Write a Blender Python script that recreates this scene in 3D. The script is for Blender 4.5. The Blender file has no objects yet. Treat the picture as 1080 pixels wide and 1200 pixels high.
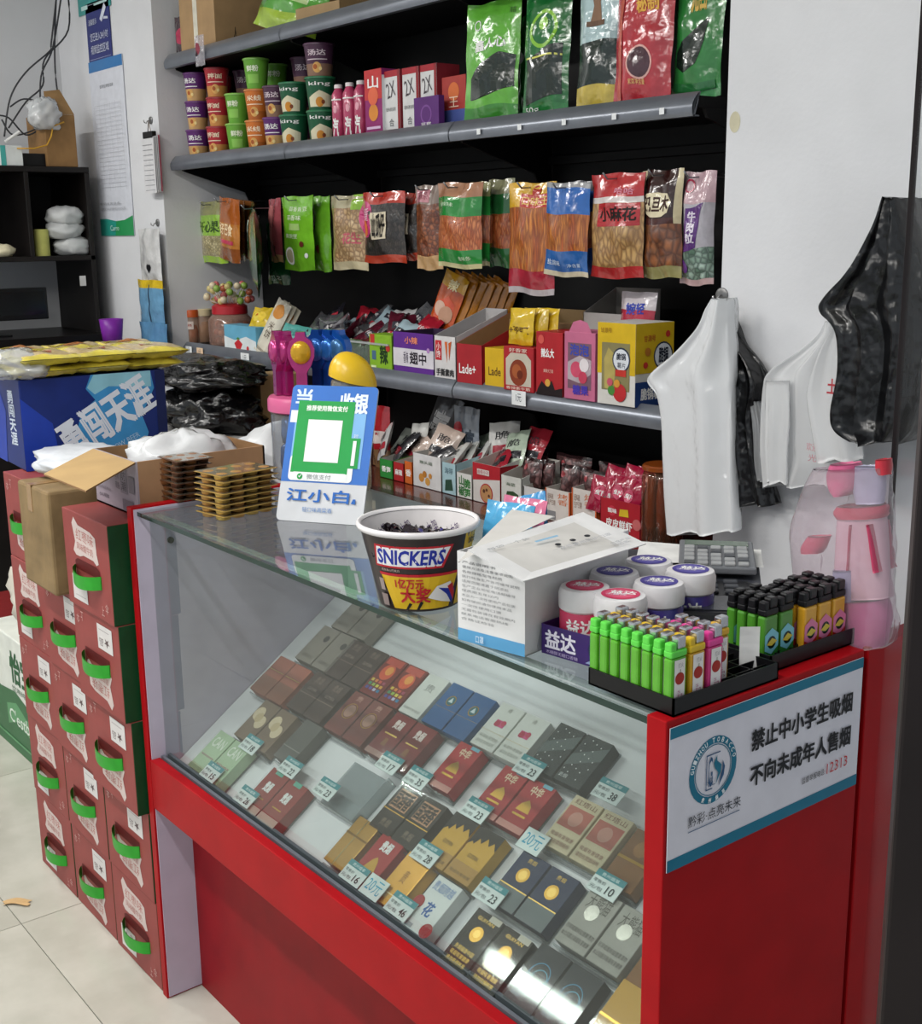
import bpy, math, random
from mathutils import Vector, Matrix
from mathutils.geometry import tessellate_polygon
from mathutils import noise as mnoise

# ------------------------------------------------------------------ camera
SC = bpy.context.scene
COL = SC.collection
YAW, PITCH, ROLL, FPX, CAMH = .9068, .2247, -.0134, 1440.94, 1.4802
def _basis():
    cy, sy = math.cos(YAW), math.sin(YAW)
    fwd = Vector((-sy*math.cos(PITCH), cy*math.cos(PITCH), -math.sin(PITCH)))
    right = Vector((cy, sy, 0)); up = right.cross(fwd)
    r = math.cos(ROLL)*right + math.sin(ROLL)*up
    u = -math.sin(ROLL)*right + math.cos(ROLL)*up
    return r, u, fwd
CR_, CU_, CF_ = _basis()
CPOS = Vector((0, 0, CAMH))
cam_data = bpy.data.cameras.new('camera')
cam_data.sensor_fit = 'VERTICAL'; cam_data.sensor_height = 36
cam_data.lens = 36*FPX/1200; cam_data.clip_start = .02
cam = bpy.data.objects.new('camera', cam_data); COL.objects.link(cam)
cam.matrix_world = Matrix(((CR_.x, CU_.x, -CF_.x, 0), (CR_.y, CU_.y, -CF_.y, 0), (CR_.z, CU_.z, -CF_.z, CAMH), (0, 0, 0, 1)))
SC.camera = cam
# ------------------------------------------------------------------ light and exposure
vs = SC.view_settings
vs.view_transform = 'Standard'; vs.look = 'None'; vs.gamma = 1; vs.use_curve_mapping = False
vs.exposure = 0.1
world = bpy.data.worlds.new('world'); SC.world = world; world.use_nodes = True
wn = world.node_tree.nodes; wl = world.node_tree.links
wn['Background'].inputs[0].default_value = (.86, .93, 1, 1)
wn['Background'].inputs[1].default_value = .62
def area(name, loc, sx, sy, power, col=(1, .98, .95), rot=(0, 0, 0)):
    l = bpy.data.lights.new(name, 'AREA'); l.shape = 'RECTANGLE'; l.size = sx; l.size_y = sy
    l.energy = power; l.color = col
    o = bpy.data.objects.new(name, l); COL.objects.link(o); o.location = loc; o.rotation_euler = rot
    return o
TUBES = [(-2.7, -.15, 2.86), (-1.0, -.15, 2.86), (-2.6, -1.7, 2.86), (-.6, -1.7, 2.86), (-4.5, .3, 2.86)]
for t in TUBES:
    area('tube_light', (t[0], t[1], t[2]-.075), 1.2, .07, 27)

# ------------------------------------------------------------------ pixel on a known plane of the room -> world point
def ray(px, py):
    return CR_*((px-540)/FPX) - CU_*((py-600)/FPX) + CF_
def onX(px, py, X): d = ray(px, py); return CPOS + d*(X/d.x)
def onY(px, py, Y): d = ray(px, py); return CPOS + d*(Y/d.y)
def onZ(px, py, Z): d = ray(px, py); return CPOS + d*((Z-CAMH)/d.z)

# ------------------------------------------------------------------ materials
_mc = {}
def lin(h):
    h = h.lstrip('#')
    c = [int(h[i:i+2], 16)/255 for i in (0, 2, 4)]
    return [x/12.92 if x <= .04045 else ((x+.055)/1.055)**2.4 for x in c]
def mk(name):
    m = bpy.data.materials.new(name); m.use_nodes = True
    return m, m.node_tree.nodes, m.node_tree.links, m.node_tree.nodes['Principled BSDF']
def M(hexc, r=.45, me=0., var=.06, sc=30., bump=0., bs=60., coat=0., em=None):
    key = (hexc, r, me, var, sc, bump, bs, coat, em)
    if key in _mc: return _mc[key]
    m, n, l, b = mk('paint_' + hexc.lstrip('#'))
    c = lin(hexc)
    tc = n.new('ShaderNodeTexCoord'); nz = n.new('ShaderNodeTexNoise')
    nz.inputs['Scale'].default_value = sc; nz.inputs['Detail'].default_value = 3
    l.new(tc.outputs['Object'], nz.inputs['Vector'])
    rp = n.new('ShaderNodeValToRGB')
    lo = [max(0, x*(1-var*2)) for x in c]; hi = [min(1, x*(1+var)+var*.01) for x in c]
    rp.color_ramp.elements[0].position = .3; rp.color_ramp.elements[0].color = (*lo, 1)
    rp.color_ramp.elements[1].position = .65; rp.color_ramp.elements[1].color = (*hi, 1)
    l.new(nz.outputs['Fac'], rp.inputs[0]); l.new(rp.outputs[0], b.inputs['Base Color'])
    b.inputs['Roughness'].default_value = r; b.inputs['Metallic'].default_value = me
    if r > .33 and not me: b.inputs['Specular IOR Level'].default_value = .3 if r != .42 else .12
    if coat: b.inputs['Coat Weight'].default_value = coat; b.inputs['Coat Roughness'].default_value = .08
    if bump:
        n2 = n.new('ShaderNodeTexNoise'); n2.inputs['Scale'].default_value = bs; n2.inputs['Detail'].default_value = 2
        l.new(tc.outputs['Object'], n2.inputs['Vector'])
        bp = n.new('ShaderNodeBump'); bp.inputs['Strength'].default_value = bump; bp.inputs['Distance'].default_value = .01
        l.new(n2.outputs['Fac'], bp.inputs['Height']); l.new(bp.outputs[0], b.inputs['Normal'])
    if em:
        b.inputs['Emission Color'].default_value = (*lin(em[0]), 1); b.inputs['Emission Strength'].default_value = em[1]
    _mc[key] = m
    return m
def FILM(hexc, r=.16):      # printed plastic film
    return M(hexc, r, 0, .07, 25, .55, 26, .6)
def CARD(hexc, r=.55):      # printed carton
    return M(hexc, r, 0, .05, 18)
def FOIL(hexc, r=.22):
    return M(hexc, r, .85, .08, 40, .3, 25)
def clear(name, tint, alpha, rough=.06, bump=0., refl=.92):
    """thin clear plastic / glass: transparent, with a fresnel gloss and a little haze"""
    key = ('clear', tint, alpha, rough, bump, refl)
    if key in _mc: return _mc[key]
    m = bpy.data.materials.new(name); m.use_nodes = True
    n, l = m.node_tree.nodes, m.node_tree.links
    n.remove(n['Principled BSDF']); out = n['Material Output']
    c = lin(tint)
    tr = n.new('ShaderNodeBsdfTransparent'); tr.inputs[0].default_value = tuple(min(1, .35+.65*x) for x in c)+(1,)
    df = n.new('ShaderNodeBsdfDiffuse'); df.inputs[0].default_value = (*c, 1)
    gl = n.new('ShaderNodeBsdfGlossy'); gl.inputs['Roughness'].default_value = rough
    m1 = n.new('ShaderNodeMixShader'); m1.inputs[0].default_value = alpha
    l.new(tr.outputs[0], m1.inputs[1]); l.new(df.outputs[0], m1.inputs[2])
    fr = n.new('ShaderNodeLayerWeight'); fr.inputs[0].default_value = .5
    po = n.new('ShaderNodeMath'); po.operation = 'POWER'; po.inputs[1].default_value = 4.5
    ma = n.new('ShaderNodeMath'); ma.operation = 'MULTIPLY_ADD'; ma.inputs[1].default_value = refl; ma.inputs[2].default_value = .05
    l.new(fr.outputs['Facing'], po.inputs[0]); l.new(po.outputs[0], ma.inputs[0])
    m2 = n.new('ShaderNodeMixShader')
    l.new(ma.outputs[0], m2.inputs[0]); l.new(m1.outputs[0], m2.inputs[1]); l.new(gl.outputs[0], m2.inputs[2])
    if bump:
        tc = n.new('ShaderNodeTexCoord'); nz = n.new('ShaderNodeTexNoise'); nz.inputs['Scale'].default_value = 22
        l.new(tc.outputs['Object'], nz.inputs['Vector'])
        bp = n.new('ShaderNodeBump'); bp.inputs['Strength'].default_value = bump; bp.inputs['Distance'].default_value = .01
        l.new(nz.outputs['Fac'], bp.inputs['Height']); l.new(bp.outputs[0], gl.inputs['Normal']); l.new(bp.outputs[0], fr.inputs['Normal'])
    l.new(m2.outputs[0], out.inputs[0])
    _mc[key] = m
    return m
def cells(name, c1, c2, gap, scale, stretch=(1, 1, 1), r=.35):
    """small packed pieces (nuts, seeds, strips) seen through film: voronoi colour and relief"""
    key = ('cells', name)
    if key in _mc: return _mc[key]
    m, n, l, b = mk(name)
    tc = n.new('ShaderNodeTexCoord'); mp = n.new('ShaderNodeMapping'); mp.inputs['Scale'].default_value = stretch
    l.new(tc.outputs['Object'], mp.inputs[0])
    vo = n.new('ShaderNodeTexVoronoi'); vo.inputs['Scale'].default_value = scale; vo.feature = 'F1'
    ve = n.new('ShaderNodeTexVoronoi'); ve.inputs['Scale'].default_value = scale; ve.feature = 'DISTANCE_TO_EDGE'
    l.new(mp.outputs[0], vo.inputs['Vector']); l.new(mp.outputs[0], ve.inputs['Vector'])
    rp = n.new('ShaderNodeValToRGB'); rp.color_ramp.elements[0].color = (*lin(c1), 1); rp.color_ramp.elements[1].color = (*lin(c2), 1)
    sp = n.new('ShaderNodeSeparateColor'); l.new(vo.outputs['Color'], sp.inputs[0]); l.new(sp.outputs[0], rp.inputs[0])
    r2 = n.new('ShaderNodeValToRGB'); r2.color_ramp.elements[0].position = .0; r2.color_ramp.elements[1].position = .3
    r2.color_ramp.elements[0].color = (.25, .25, .25, 1)
    l.new(ve.outputs['Distance'], r2.inputs[0])
    mx = n.new('ShaderNodeMix'); mx.data_type = 'RGBA'; mx.inputs[6].default_value = (*lin(gap), 1)  # edges darken to the gap colour: painted shading that rounds each piece
    l.new(r2.outputs[0], mx.inputs[0]); l.new(rp.outputs[0], mx.inputs[7]); l.new(mx.outputs[2], b.inputs['Base Color'])
    bp = n.new('ShaderNodeBump'); bp.inputs['Strength'].default_value = .5; bp.inputs['Distance'].default_value = .004
    l.new(ve.outputs['Distance'], bp.inputs['Height']); l.new(bp.outputs[0], b.inputs['Normal'])
    b.inputs['Roughness'].default_value = r; b.inputs['Coat Weight'].default_value = .6; b.inputs['Coat Roughness'].default_value = .1
    _mc[key] = m
    return m

# ------------------------------------------------------------------ mesh building
class MB:
    def __init__(s): s.v = []; s.f = []; s.mi = []; s.mats = []
    def idx(s, m):
        if m not in s.mats: s.mats.append(m)
        return s.mats.index(m)
    def face(s, pts, m):
        b = len(s.v); s.v += [tuple(p) for p in pts]; s.f.append(tuple(range(b, b+len(pts)))); s.mi.append(s.idx(m))
    def raw(s, vs_, fs, m):
        b = len(s.v); s.v += [tuple(p) for p in vs_]; k = s.idx(m)
        for f in fs: s.f.append(tuple(b+i for i in f)); s.mi.append(k)
    def box(s, x0, y0, z0, x1, y1, z1, m, T=None):
        p = [Vector((x, y, z)) for z in (z0, z1) for y in (y0, y1) for x in (x0, x1)]
        if T: p = [T @ q for q in p]
        s.raw(p, [(0, 2, 3, 1), (4, 5, 7, 6), (0, 1, 5, 4), (2, 6, 7, 3), (0, 4, 6, 2), (1, 3, 7, 5)], m)
        return s
    def grid(s, fn, nu, nv, m, wrap=False):
        b = len(s.v); cols = nu if wrap else nu+1
        for j in range(nv+1):
            for i in range(cols): s.v.append(tuple(fn(i/nu, j/nv)))
        for j in range(nv):
            for i in range(nu):
                i2 = (i+1) % cols
                s.f.append((b+j*cols+i, b+j*cols+i2, b+(j+1)*cols+i2, b+(j+1)*cols+i))
                mm = m((i+.5)/nu, (j+.5)/nv) if callable(m) else m
                s.mi.append(s.idx(mm))
        return s
    def lathe(s, prof, n, m, c=(0, 0, 0), cap=True):
        """prof: list of (radius, z) or (radius, z, material of the band above)"""
        b = len(s.v)
        for p in prof:
            for k in range(n):
                a = 2*math.pi*k/n; s.v.append((c[0]+p[0]*math.cos(a), c[1]+p[0]*math.sin(a), c[2]+p[1]))
        for j in range(len(prof)-1):
            mm = prof[j][2] if len(prof[j]) > 2 else m
            for k in range(n):
                k2 = (k+1) % n
                s.f.append((b+j*n+k, b+j*n+k2, b+(j+1)*n+k2, b+(j+1)*n+k)); s.mi.append(s.idx(mm))
        if cap:
            if prof[0][0] > 1e-5: s.f.append(tuple(b+k for k in reversed(range(n)))); s.mi.append(s.idx(m))
            if prof[-1][0] > 1e-5:
                s.f.append(tuple(b+(len(prof)-1)*n+k for k in range(n))); s.mi.append(s.idx(prof[-1][2] if len(prof[-1]) > 2 else m))
        return s
    def tube(s, path, r, n, m, cap=True):
        path = [Vector(p) for p in path]; b = len(s.v); N = len(path)
        up = Vector((0, 0, 1))
        for i, p in enumerate(path):
            d = (path[min(i+1, N-1)]-path[max(i-1, 0)])
            if d.length < 1e-9: d = Vector((0, 0, 1))
            d.normalize()
            a = d.cross(up)
            if a.length < 1e-3: a = d.cross(Vector((1, 0, 0)))
            a.normalize(); c = d.cross(a)
            rr = r[i] if isinstance(r, (list, tuple)) else r
            for k in range(n):
                t = 2*math.pi*k/n; s.v.append(tuple(p+a*math.cos(t)*rr+c*math.sin(t)*rr))
        for i in range(N-1):
            for k in range(n):
                k2 = (k+1) % n; s.f.append((b+i*n+k, b+i*n+k2, b+(i+1)*n+k2, b+(i+1)*n+k)); s.mi.append(s.idx(m))
        if cap:
            s.f.append(tuple(b+k for k in reversed(range(n)))); s.mi.append(s.idx(m))
            s.f.append(tuple(b+(N-1)*n+k for k in range(n))); s.mi.append(s.idx(m))
        return s
    def mesh(s, name, smooth=False):
        me = bpy.data.meshes.new(name); me.from_pydata(s.v, [], s.f)
        for m in s.mats: me.materials.append(m)
        me.polygons.foreach_set('material_index', s.mi)
        if smooth: me.polygons.foreach_set('use_smooth', [True]*len(s.f))
        me.update(); return me
    def build(s, name, parent=None, smooth=False, bev=0, loc=None, rot=None, angle=None):
        o = bpy.data.objects.new(name, s.mesh(name, smooth)); COL.objects.link(o)
        if parent: o.parent = parent
        if loc is not None: o.location = loc
        if rot is not None: o.rotation_euler = rot
        if bev:
            md = o.modifiers.new('bevel', 'BEVEL'); md.width = bev; md.segments = 2; md.limit_method = 'ANGLE'
        if smooth and angle is not None:
            try: o.data.set_sharp_from_angle(angle=angle)
            except Exception: pass
        return o
def tag(o, label, cat, group=None):
    o['label'] = label; o['category'] = cat
    if group: o['group'] = group
    return o
def thing(name, label, cat, loc=(0, 0, 0), rz=0., group=None, rx=0., ry=0.):
    o = bpy.data.objects.new(name, None); COL.objects.link(o); o.empty_display_size = .02
    o.location = loc; o.rotation_euler = (rx, ry, rz)
    return tag(o, label, cat, group)
def struct(o): o['kind'] = 'structure'; return o
def dup(o, loc=None, rz=None, label=None, group=None):
    r = o.copy(); COL.objects.link(r)
    if loc is not None: r.location = loc
    if rz is not None: r.rotation_euler = (r.rotation_euler[0], r.rotation_euler[1], rz)
    if label: r['label'] = label
    if group: r['group'] = group
    for ch in list(o.children):
        c = ch.copy(); COL.objects.link(c); c.parent = r
        for g in list(ch.children):
            d = g.copy(); COL.objects.link(d); d.parent = c
    return r

# ------------------------------------------------------------------ lettering and flat print on any surface
_tc = {}
def glyphs(s, bold=0., shear=0.):
    key = (s, bold, shear)
    if key in _tc: return _tc[key]
    cu = bpy.data.curves.new('t', 'FONT'); cu.body = s; cu.resolution_u = 2; cu.offset = bold; cu.shear = shear
    cu.fill_mode = 'FRONT'
    o = bpy.data.objects.new('t', cu)
    me = bpy.data.meshes.new_from_object(o)
    vs_ = [(v.co.x, v.co.y) for v in me.vertices]; fs = [tuple(p.vertices) for p in me.polygons]
    bpy.data.objects.remove(o); bpy.data.curves.remove(cu); bpy.data.meshes.remove(me)
    if not vs_: vs_ = [(0, 0), (1, 0), (1, 1)]; fs = []
    x0 = min(v[0] for v in vs_); x1 = max(v[0] for v in vs_); y0 = min(v[1] for v in vs_); y1 = max(v[1] for v in vs_)
    vs_ = [((v[0]-x0)/max(1e-6, x1-x0), (v[1]-y0)/max(1e-6, y1-y0)) for v in vs_]
    _tc[key] = (vs_, fs)
    return _tc[key]
# items: ('R',u0,v0,u1,v1,mat) ('D',u,v,r(of height),mat[,squash]) ('O',u,v,r_out,r_in,mat) ('P',[(u,v)..],mat)
#        ('T',u0,v0,u1,v1,text,mat[,bold[,rot[,shear]]])   text fills its box
def decals(parent, name, S, items, asp=1., n=1, off=.0005, step=.00025):
    mb = MB()
    for k, it in enumerate(items):
        o = off+k*step; t = it[0]
        if t == 'R':
            u0, v0, u1, v1, m = it[1:6]
            mb.grid(lambda a, b: S(u0+(u1-u0)*a, v0+(v1-v0)*b, o), n, n, m)
        elif t == 'D':
            u, v, r, m = it[1:5]; sq = it[5] if len(it) > 5 else 1.
            rings = max(1, n//3); N = 20
            pts = [S(u, v, o)]; fs = []
            for j in range(1, rings+1):
                for i in range(N):
                    a = 2*math.pi*i/N; q = r*j/rings
                    pts.append(S(u+q*math.cos(a)/asp, v+q*sq*math.sin(a), o))
            for i in range(N): fs.append((0, 1+i, 1+(i+1) % N))
            for j in range(rings-1):
                for i in range(N):
                    i2 = (i+1) % N; a0 = 1+j*N; a1 = 1+(j+1)*N
                    fs.append((a0+i, a1+i, a1+i2, a0+i2))
            mb.raw(pts, fs, m)
        elif t == 'O':
            u, v, r1, r0, m = it[1:6]; N = 28; pts = []; fs = []
            for i in range(N):
                a = 2*math.pi*i/N
                for q in (r0, r1): pts.append(S(u+q*math.cos(a)/asp, v+q*math.sin(a), o))
            for i in range(N):
                j = (i+1) % N; fs.append((2*i, 2*i+1, 2*j+1, 2*j))
            mb.raw(pts, fs, m)
        elif t == 'P':
            pl = it[1]; tr = tessellate_polygon([[Vector((p[0]*asp, p[1], 0)) for p in pl]])
            tri = [[Vector((pl[i][0], pl[i][1])) for i in t3] for t3 in tr]
            if n > 1:
                for _ in range(3):
                    nt = []
                    for a, b, c in tri:
                        ab, bc, ca_ = (a+b)/2, (b+c)/2, (c+a)/2
                        nt += [[a, ab, ca_], [ab, b, bc], [ca_, bc, c], [ab, bc, ca_]]
                    tri = nt
            for t3 in tri: mb.face([S(p.x, p.y, o) for p in t3], it[2])
        elif t == 'T':
            u0, v0, u1, v1, s, m = it[1:7]
            bold = it[7] if len(it) > 7 else 0.; rot = it[8] if len(it) > 8 else 0.; sh = it[9] if len(it) > 9 else 0.
            cjk = any(ord(c_) > 0x2e80 for c_ in s)
            vv, fs = glyphs(s, 0. if cjk else bold, sh)
            cu_, cv_ = (u0+u1)/2, (v0+v1)/2; ca, sa = math.cos(rot), math.sin(rot)
            nl = max(1, len(s.split('\n'))); e = (v1-v0)/nl*.028
            shifts = [(-e, -e), (e, -e), (-e, e), (e, e)] if (cjk and bold) else [(0, 0)]
            for ki, (ex, ey) in enumerate(shifts):
                pts = []
                for a, b in vv:
                    x = (u0+(u1-u0)*a-cu_)*asp+ex; y = v0+(v1-v0)*b-cv_+ey
                    pts.append(S(cu_+(x*ca-y*sa)/asp, cv_+x*sa+y*ca, o+ki*2e-5))
                mb.raw(pts, fs, m)
    return mb.build(name, parent)
def flat(o, ux, uv, nrm):
    o, ux, uv, nrm = Vector(o), Vector(ux), Vector(uv), Vector(nrm)
    return lambda u, v, off: o+ux*u+uv*v+nrm*off
W_ = '#f2f2f0'; K_ = '#15161a'
def tw(c, r=.5): return M(c, r, 0, .02)

# ------------------------------------------------------------------ printed box, open display box, pouch, cup
def pbox(name, label, cat, loc, w, d, h, col, rz=0., front=(), side=(), top=(), group=None, bev=.0012, matf=CARD, flaps=None, inner='#b79a70'):
    """closed carton (or open with flaps); front face centre-bottom at loc, depth goes back"""
    r = thing(name, label, cat, loc, rz, group)
    m = matf(col) if isinstance(col, str) else col
    mb = MB()
    if flaps is None:
        mb.box(-w/2, 0, 0, w/2, d, h, m); mb.build('body', r, bev=bev)
    else:
        hf, hb = flaps; mi = CARD(inner); t = .0016
        x0, x1 = -w/2, w/2
        def wall(p, q, z0, z1, nx, ny):
            a, b = Vector((*p, 0)), Vector((*q, 0)); nn = Vector((nx, ny, 0))*t; Z = Vector((0, 0, 1))
            mb.raw([a, b, b+Z*z1, a+Z*z0, a+nn, b+nn, b+nn+Z*z1, a+nn+Z*z0], [(0, 1, 2, 3), (3, 2, 6, 7), (0, 3, 7, 4), (1, 5, 6, 2)], m)
            mb.raw([a+nn, b+nn, b+nn+Z*z1, a+nn+Z*z0], [(3, 2, 1, 0)], mi)
        wall((x0, 0), (x1, 0), hf, hf, 0, 1); wall((x1, 0), (x1, d), hf, hb, -1, 0)
        wall((x1, d), (x0, d), hb, hb, 0, -1); wall((x0, d), (x0, 0), hb, hf, 1, 0)
        mb.box(x0, 0, 0, x1, d, .002, m); mb.build('body', r)
    hf = h if flaps is None else flaps[0]
    if front: decals(r, 'front_print', lambda u, v, o: Vector((-w/2+u*w, -o, v*hf)), front, w/hf)
    if side: decals(r, 'side_print', lambda u, v, o: Vector((w/2+o, u*d, v*hf)), side, d/hf)
    if top and flaps is None: decals(r, 'top_print', lambda u, v, o: Vector((-w/2+u*w, v*d, h+o)), top, w/d)
    return r
def pouch_surf(w, h, t, seed=0, crimp=.05, waist=.04, ex=2.6, ey=.45):
    rnd = random.Random(seed); p1, p2, p3 = rnd.random()*9, rnd.random()*9, rnd.random()*9
    def prof(u, v):
        a = max(0., 1-abs(2*u-1)**ex); vv = min(1., max(0., (v-crimp)/(1-2*crimp)))
        b = max(0., math.sin(math.pi*vv))**ey if 0 < vv < 1 else 0.
        return a*b
    def S(u, v, off, back=False):
        wv = 1-waist*math.sin(math.pi*v)+.02*math.sin(9*v+p1)+.012*math.sin(19*v+p3)
        x = (u-.5)*w*wv; z = v*h+h*.012*math.sin(7*u+p3)*(1-v)+h*.008*math.sin(9*u+p1)*v
        q = prof(u, v)
        wr = .12*math.sin(11*u+7*v+p1)+.11*math.sin(-8*u+13*v+p2)+.08*math.sin(23*v+5*u+p3)
        y = t*.5*(q*(1+wr)) + .0006
        edge = .004*math.sin(14*u+p2)*(1-q)
        return Vector((x, (y if back else -y)+edge+(-off if not back else off), z))
    return S
def pouch(name, label, cat, loc, w, h, t, paint, prints=(), rz=0., rx=0., ry=0., group=None, seed=0, nu=14, nv=18, matf=FILM, hole=False, crimp=.05):
    r = thing(name, label, cat, loc, rz, group, rx, ry)
    S = pouch_surf(w, h, t, seed, crimp)
    if isinstance(paint, str): pm = matf(paint)
    elif isinstance(paint, (list, tuple)):
        bands = [(a, (matf(c) if isinstance(c, str) else c)) for a, c in paint]      # (upper v of band, colour)
        def pm(u, v):
            for a, c in bands:
                if v <= a: return c
            return bands[-1][1]
    else: pm = paint
    mb = MB()
    mb.grid(lambda u, v: S(u, v, 0), nu, nv, pm)
    mb.grid(lambda u, v: S(1-u, v, 0, True), nu, nv, pm)
    mb.build('pouch', r, smooth=True)
    if prints: decals(r, 'print', S, prints, w/h, n=8, off=.0009, step=.0004)
    return r
def cup(name, label, loc, r0, r1, h, bands, lid, prints=(), rz=0., group=None, cat='cup', lid_h=.006):
    r = thing(name, label, cat, loc, rz, group)
    prof = []
    zs = 0
    for frac, c in bands:
        prof.append((r0+(r1-r0)*zs, zs*h, CARD(c, .35))); zs = frac
    prof.append((r1, h, CARD(bands[-1][1], .35)))
    MB().lathe(prof, 24, CARD(bands[-1][1], .35)).build('body', r, smooth=True, angle=.6)
    ml = CARD(lid, .3)
    MB().lathe([(r1*.98, h), (r1+.003, h), (r1+.003, h+lid_h*.6), (r1+.001, h+lid_h), (r1*.9, h+lid_h), (r1*.88, h+lid_h*.5)], 24, ml).build('rim', r, smooth=True, angle=.6)
    if prints:
        def S(u, v, o):
            a = -math.pi/2+math.radians(38)+(u-.5)*math.radians(150); rr = r0+(r1-r0)*v+o
            return Vector((rr*math.cos(a), rr*math.sin(a), v*h))
        decals(r, 'label_print', S, prints, (r1*2.6)/h, n=8, off=.0008)
    return r
def loft(rows, Y, thick, mat, name, parent=None, n=30, fold=.25, seed=0, sub=5, freq=5., capt=True, pw=.8, pleat=.0, pf=9.):
    """hanging plastic bag: rows (pxL, pxR, py[, thickness factor]) on the plane Y, with folds and wrinkles"""
    pts = []
    for rw in rows:
        a = onY(rw[0], rw[2], Y); b = onY(rw[1], rw[2], Y)
        pts.append((a, b, thick*(rw[3] if len(rw) > 3 else 1)))
    def at(t):
        s = t*(len(pts)-1); i = min(int(s), len(pts)-2); q = s-i
        g0, g1, g2_, g3 = pts[max(i-1, 0)], pts[i], pts[i+1], pts[min(i+2, len(pts)-1)]
        cr = lambda a, b, c, d: b*1.0+((c-a)*q+(a*2-b*5+c*4-d)*q*q+(b*3-a-c*3+d)*q**3)*.5
        return (cr(g0[0], g1[0], g2_[0], g3[0]), cr(g0[1], g1[1], g2_[1], g3[1]), cr(g0[2], g1[2], g2_[2], g3[2]))
    def fn(u, v):
        a, b, th = at(v); c = (a+b)/2; hw = (b.x-a.x)/2
        ang = 2*math.pi*u
        cs, sn = math.cos(ang), math.sin(ang)
        x = math.copysign(abs(cs)**pw, cs); y = math.copysign(abs(sn)**pw, sn)
        wr = mnoise.noise(Vector((x*freq+seed*3.1, v*2.2, y*2+seed)))*fold + mnoise.noise(Vector((x*freq*2.3, v*9+seed, y*3)))*fold*.45
        pl_ = pleat*th*(math.sin(x*pf+seed)+.6*math.sin(x*pf*1.7+2*seed+v*2))*(.35+.65*min(1., v*3))
        hem = .004*math.sin(x*6+seed)*max(0., v-.85)/.15 if pleat else 0.
        return Vector((c.x+x*hw*(1+.05*wr), Y+y*th*.5*(1+wr*1.3)+wr*th*.5+pl_, c.z+(b.z-a.z)/2*x + .004*wr+hem))
    mb = MB(); nv = (len(rows)-1)*sub
    mb.grid(fn, n, nv, mat, wrap=True)
    if capt:
        mb.f.append(tuple(range(n))); mb.mi.append(0)
        L = len(mb.v); mb.f.append(tuple(range(L-n, L))[::-1]); mb.mi.append(0)
    return mb.build(name, parent, smooth=True)
# ================================================================== the room
XAL, XAR = -4.43, -1.74            # niche between the two wall piers
YW, YBK = 2.07, 2.50               # wall face, niche back
XLW = -5.35                        # left wall
CEIL = 2.9
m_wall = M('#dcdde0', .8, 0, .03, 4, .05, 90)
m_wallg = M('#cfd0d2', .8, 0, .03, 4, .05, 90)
m_black = M('#060608', .55, 0, .1, 10)
def wallbox(name, *a, m=m_wall): return struct(MB().box(*a, m).build(name))
wallbox('wall_back_left', XLW, YW, 0, XAL, YBK+.15, CEIL)
wallbox('wall_back_right', XAR, YW, 0, 2.2, YBK+.15, CEIL)
wallbox('wall_niche', XAL, YBK, 0, XAR, YBK+.15, CEIL)
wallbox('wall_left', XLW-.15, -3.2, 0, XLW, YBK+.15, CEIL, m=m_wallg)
wallbox('ceiling', XLW-.15, -3.2, CEIL, 2.2, YBK+.15, CEIL+.1, m=M('#e6e6e4', .8, 0, .03, 3))
# stains on the pier
S = flat((XAR, YW, 0), (1, 0, 0), (0, 0, 1), (0, -1, 0))
p = onY(861, 143, YW)
st = decals(None, 'trim_1', S, [('D', p.x-XAR, p.z, .014, M('#cfc9ae', .8), 1.5)], 1., n=6, off=.0006)
struct(st)
# floor of large glossy tiles
def floor_tile_mat():
    m, n, l, b = mk('glazed_tile')
    tc = n.new('ShaderNodeTexCoord'); nz = n.new('ShaderNodeTexNoise'); nz.inputs['Scale'].default_value = 6; nz.inputs['Detail'].default_value = 6
    l.new(tc.outputs['Object'], nz.inputs['Vector'])
    rp = n.new('ShaderNodeValToRGB'); rp.color_ramp.elements[0].color = (*lin('#b3b2a6'), 1); rp.color_ramp.elements[1].color = (*lin('#c9c8bd'), 1)
    rp.color_ramp.elements[0].position = .35; rp.color_ramp.elements[1].position = .7
    l.new(nz.outputs['Fac'], rp.inputs[0]); l.new(rp.outputs[0], b.inputs['Base Color'])
    n2 = n.new('ShaderNodeTexNoise'); n2.inputs['Scale'].default_value = 14; l.new(tc.outputs['Object'], n2.inputs['Vector'])
    mr = n.new('ShaderNodeMapRange'); mr.inputs[3].default_value = .14; mr.inputs[4].default_value = .3
    l.new(n2.outputs['Fac'], mr.inputs[0]); l.new(mr.outputs[0], b.inputs['Roughness'])
    return m
m_tile = floor_tile_mat()
fl = struct(MB().box(XLW-.15, -3.2, -.12, 2.2, YBK+.15, -.004, M('#6f6e66', .8)).build('floor'))
tile_me = MB().box(.001, .001, -.006, .799, .799, 0, m_tile).mesh('tile')
for i in range(-4, 5):
    for j in range(-4, 3):
        o = bpy.data.objects.new('tile', tile_me); COL.objects.link(o); o.parent = fl
        o.location = (-2.535+.8*i, .735+.8*j, 0)
        if o.location.x < XLW-.7 or o.location.x > 1.5 or o.location.y < -2.6 or o.location.y > 2.2:
            bpy.data.objects.remove(o)
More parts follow.
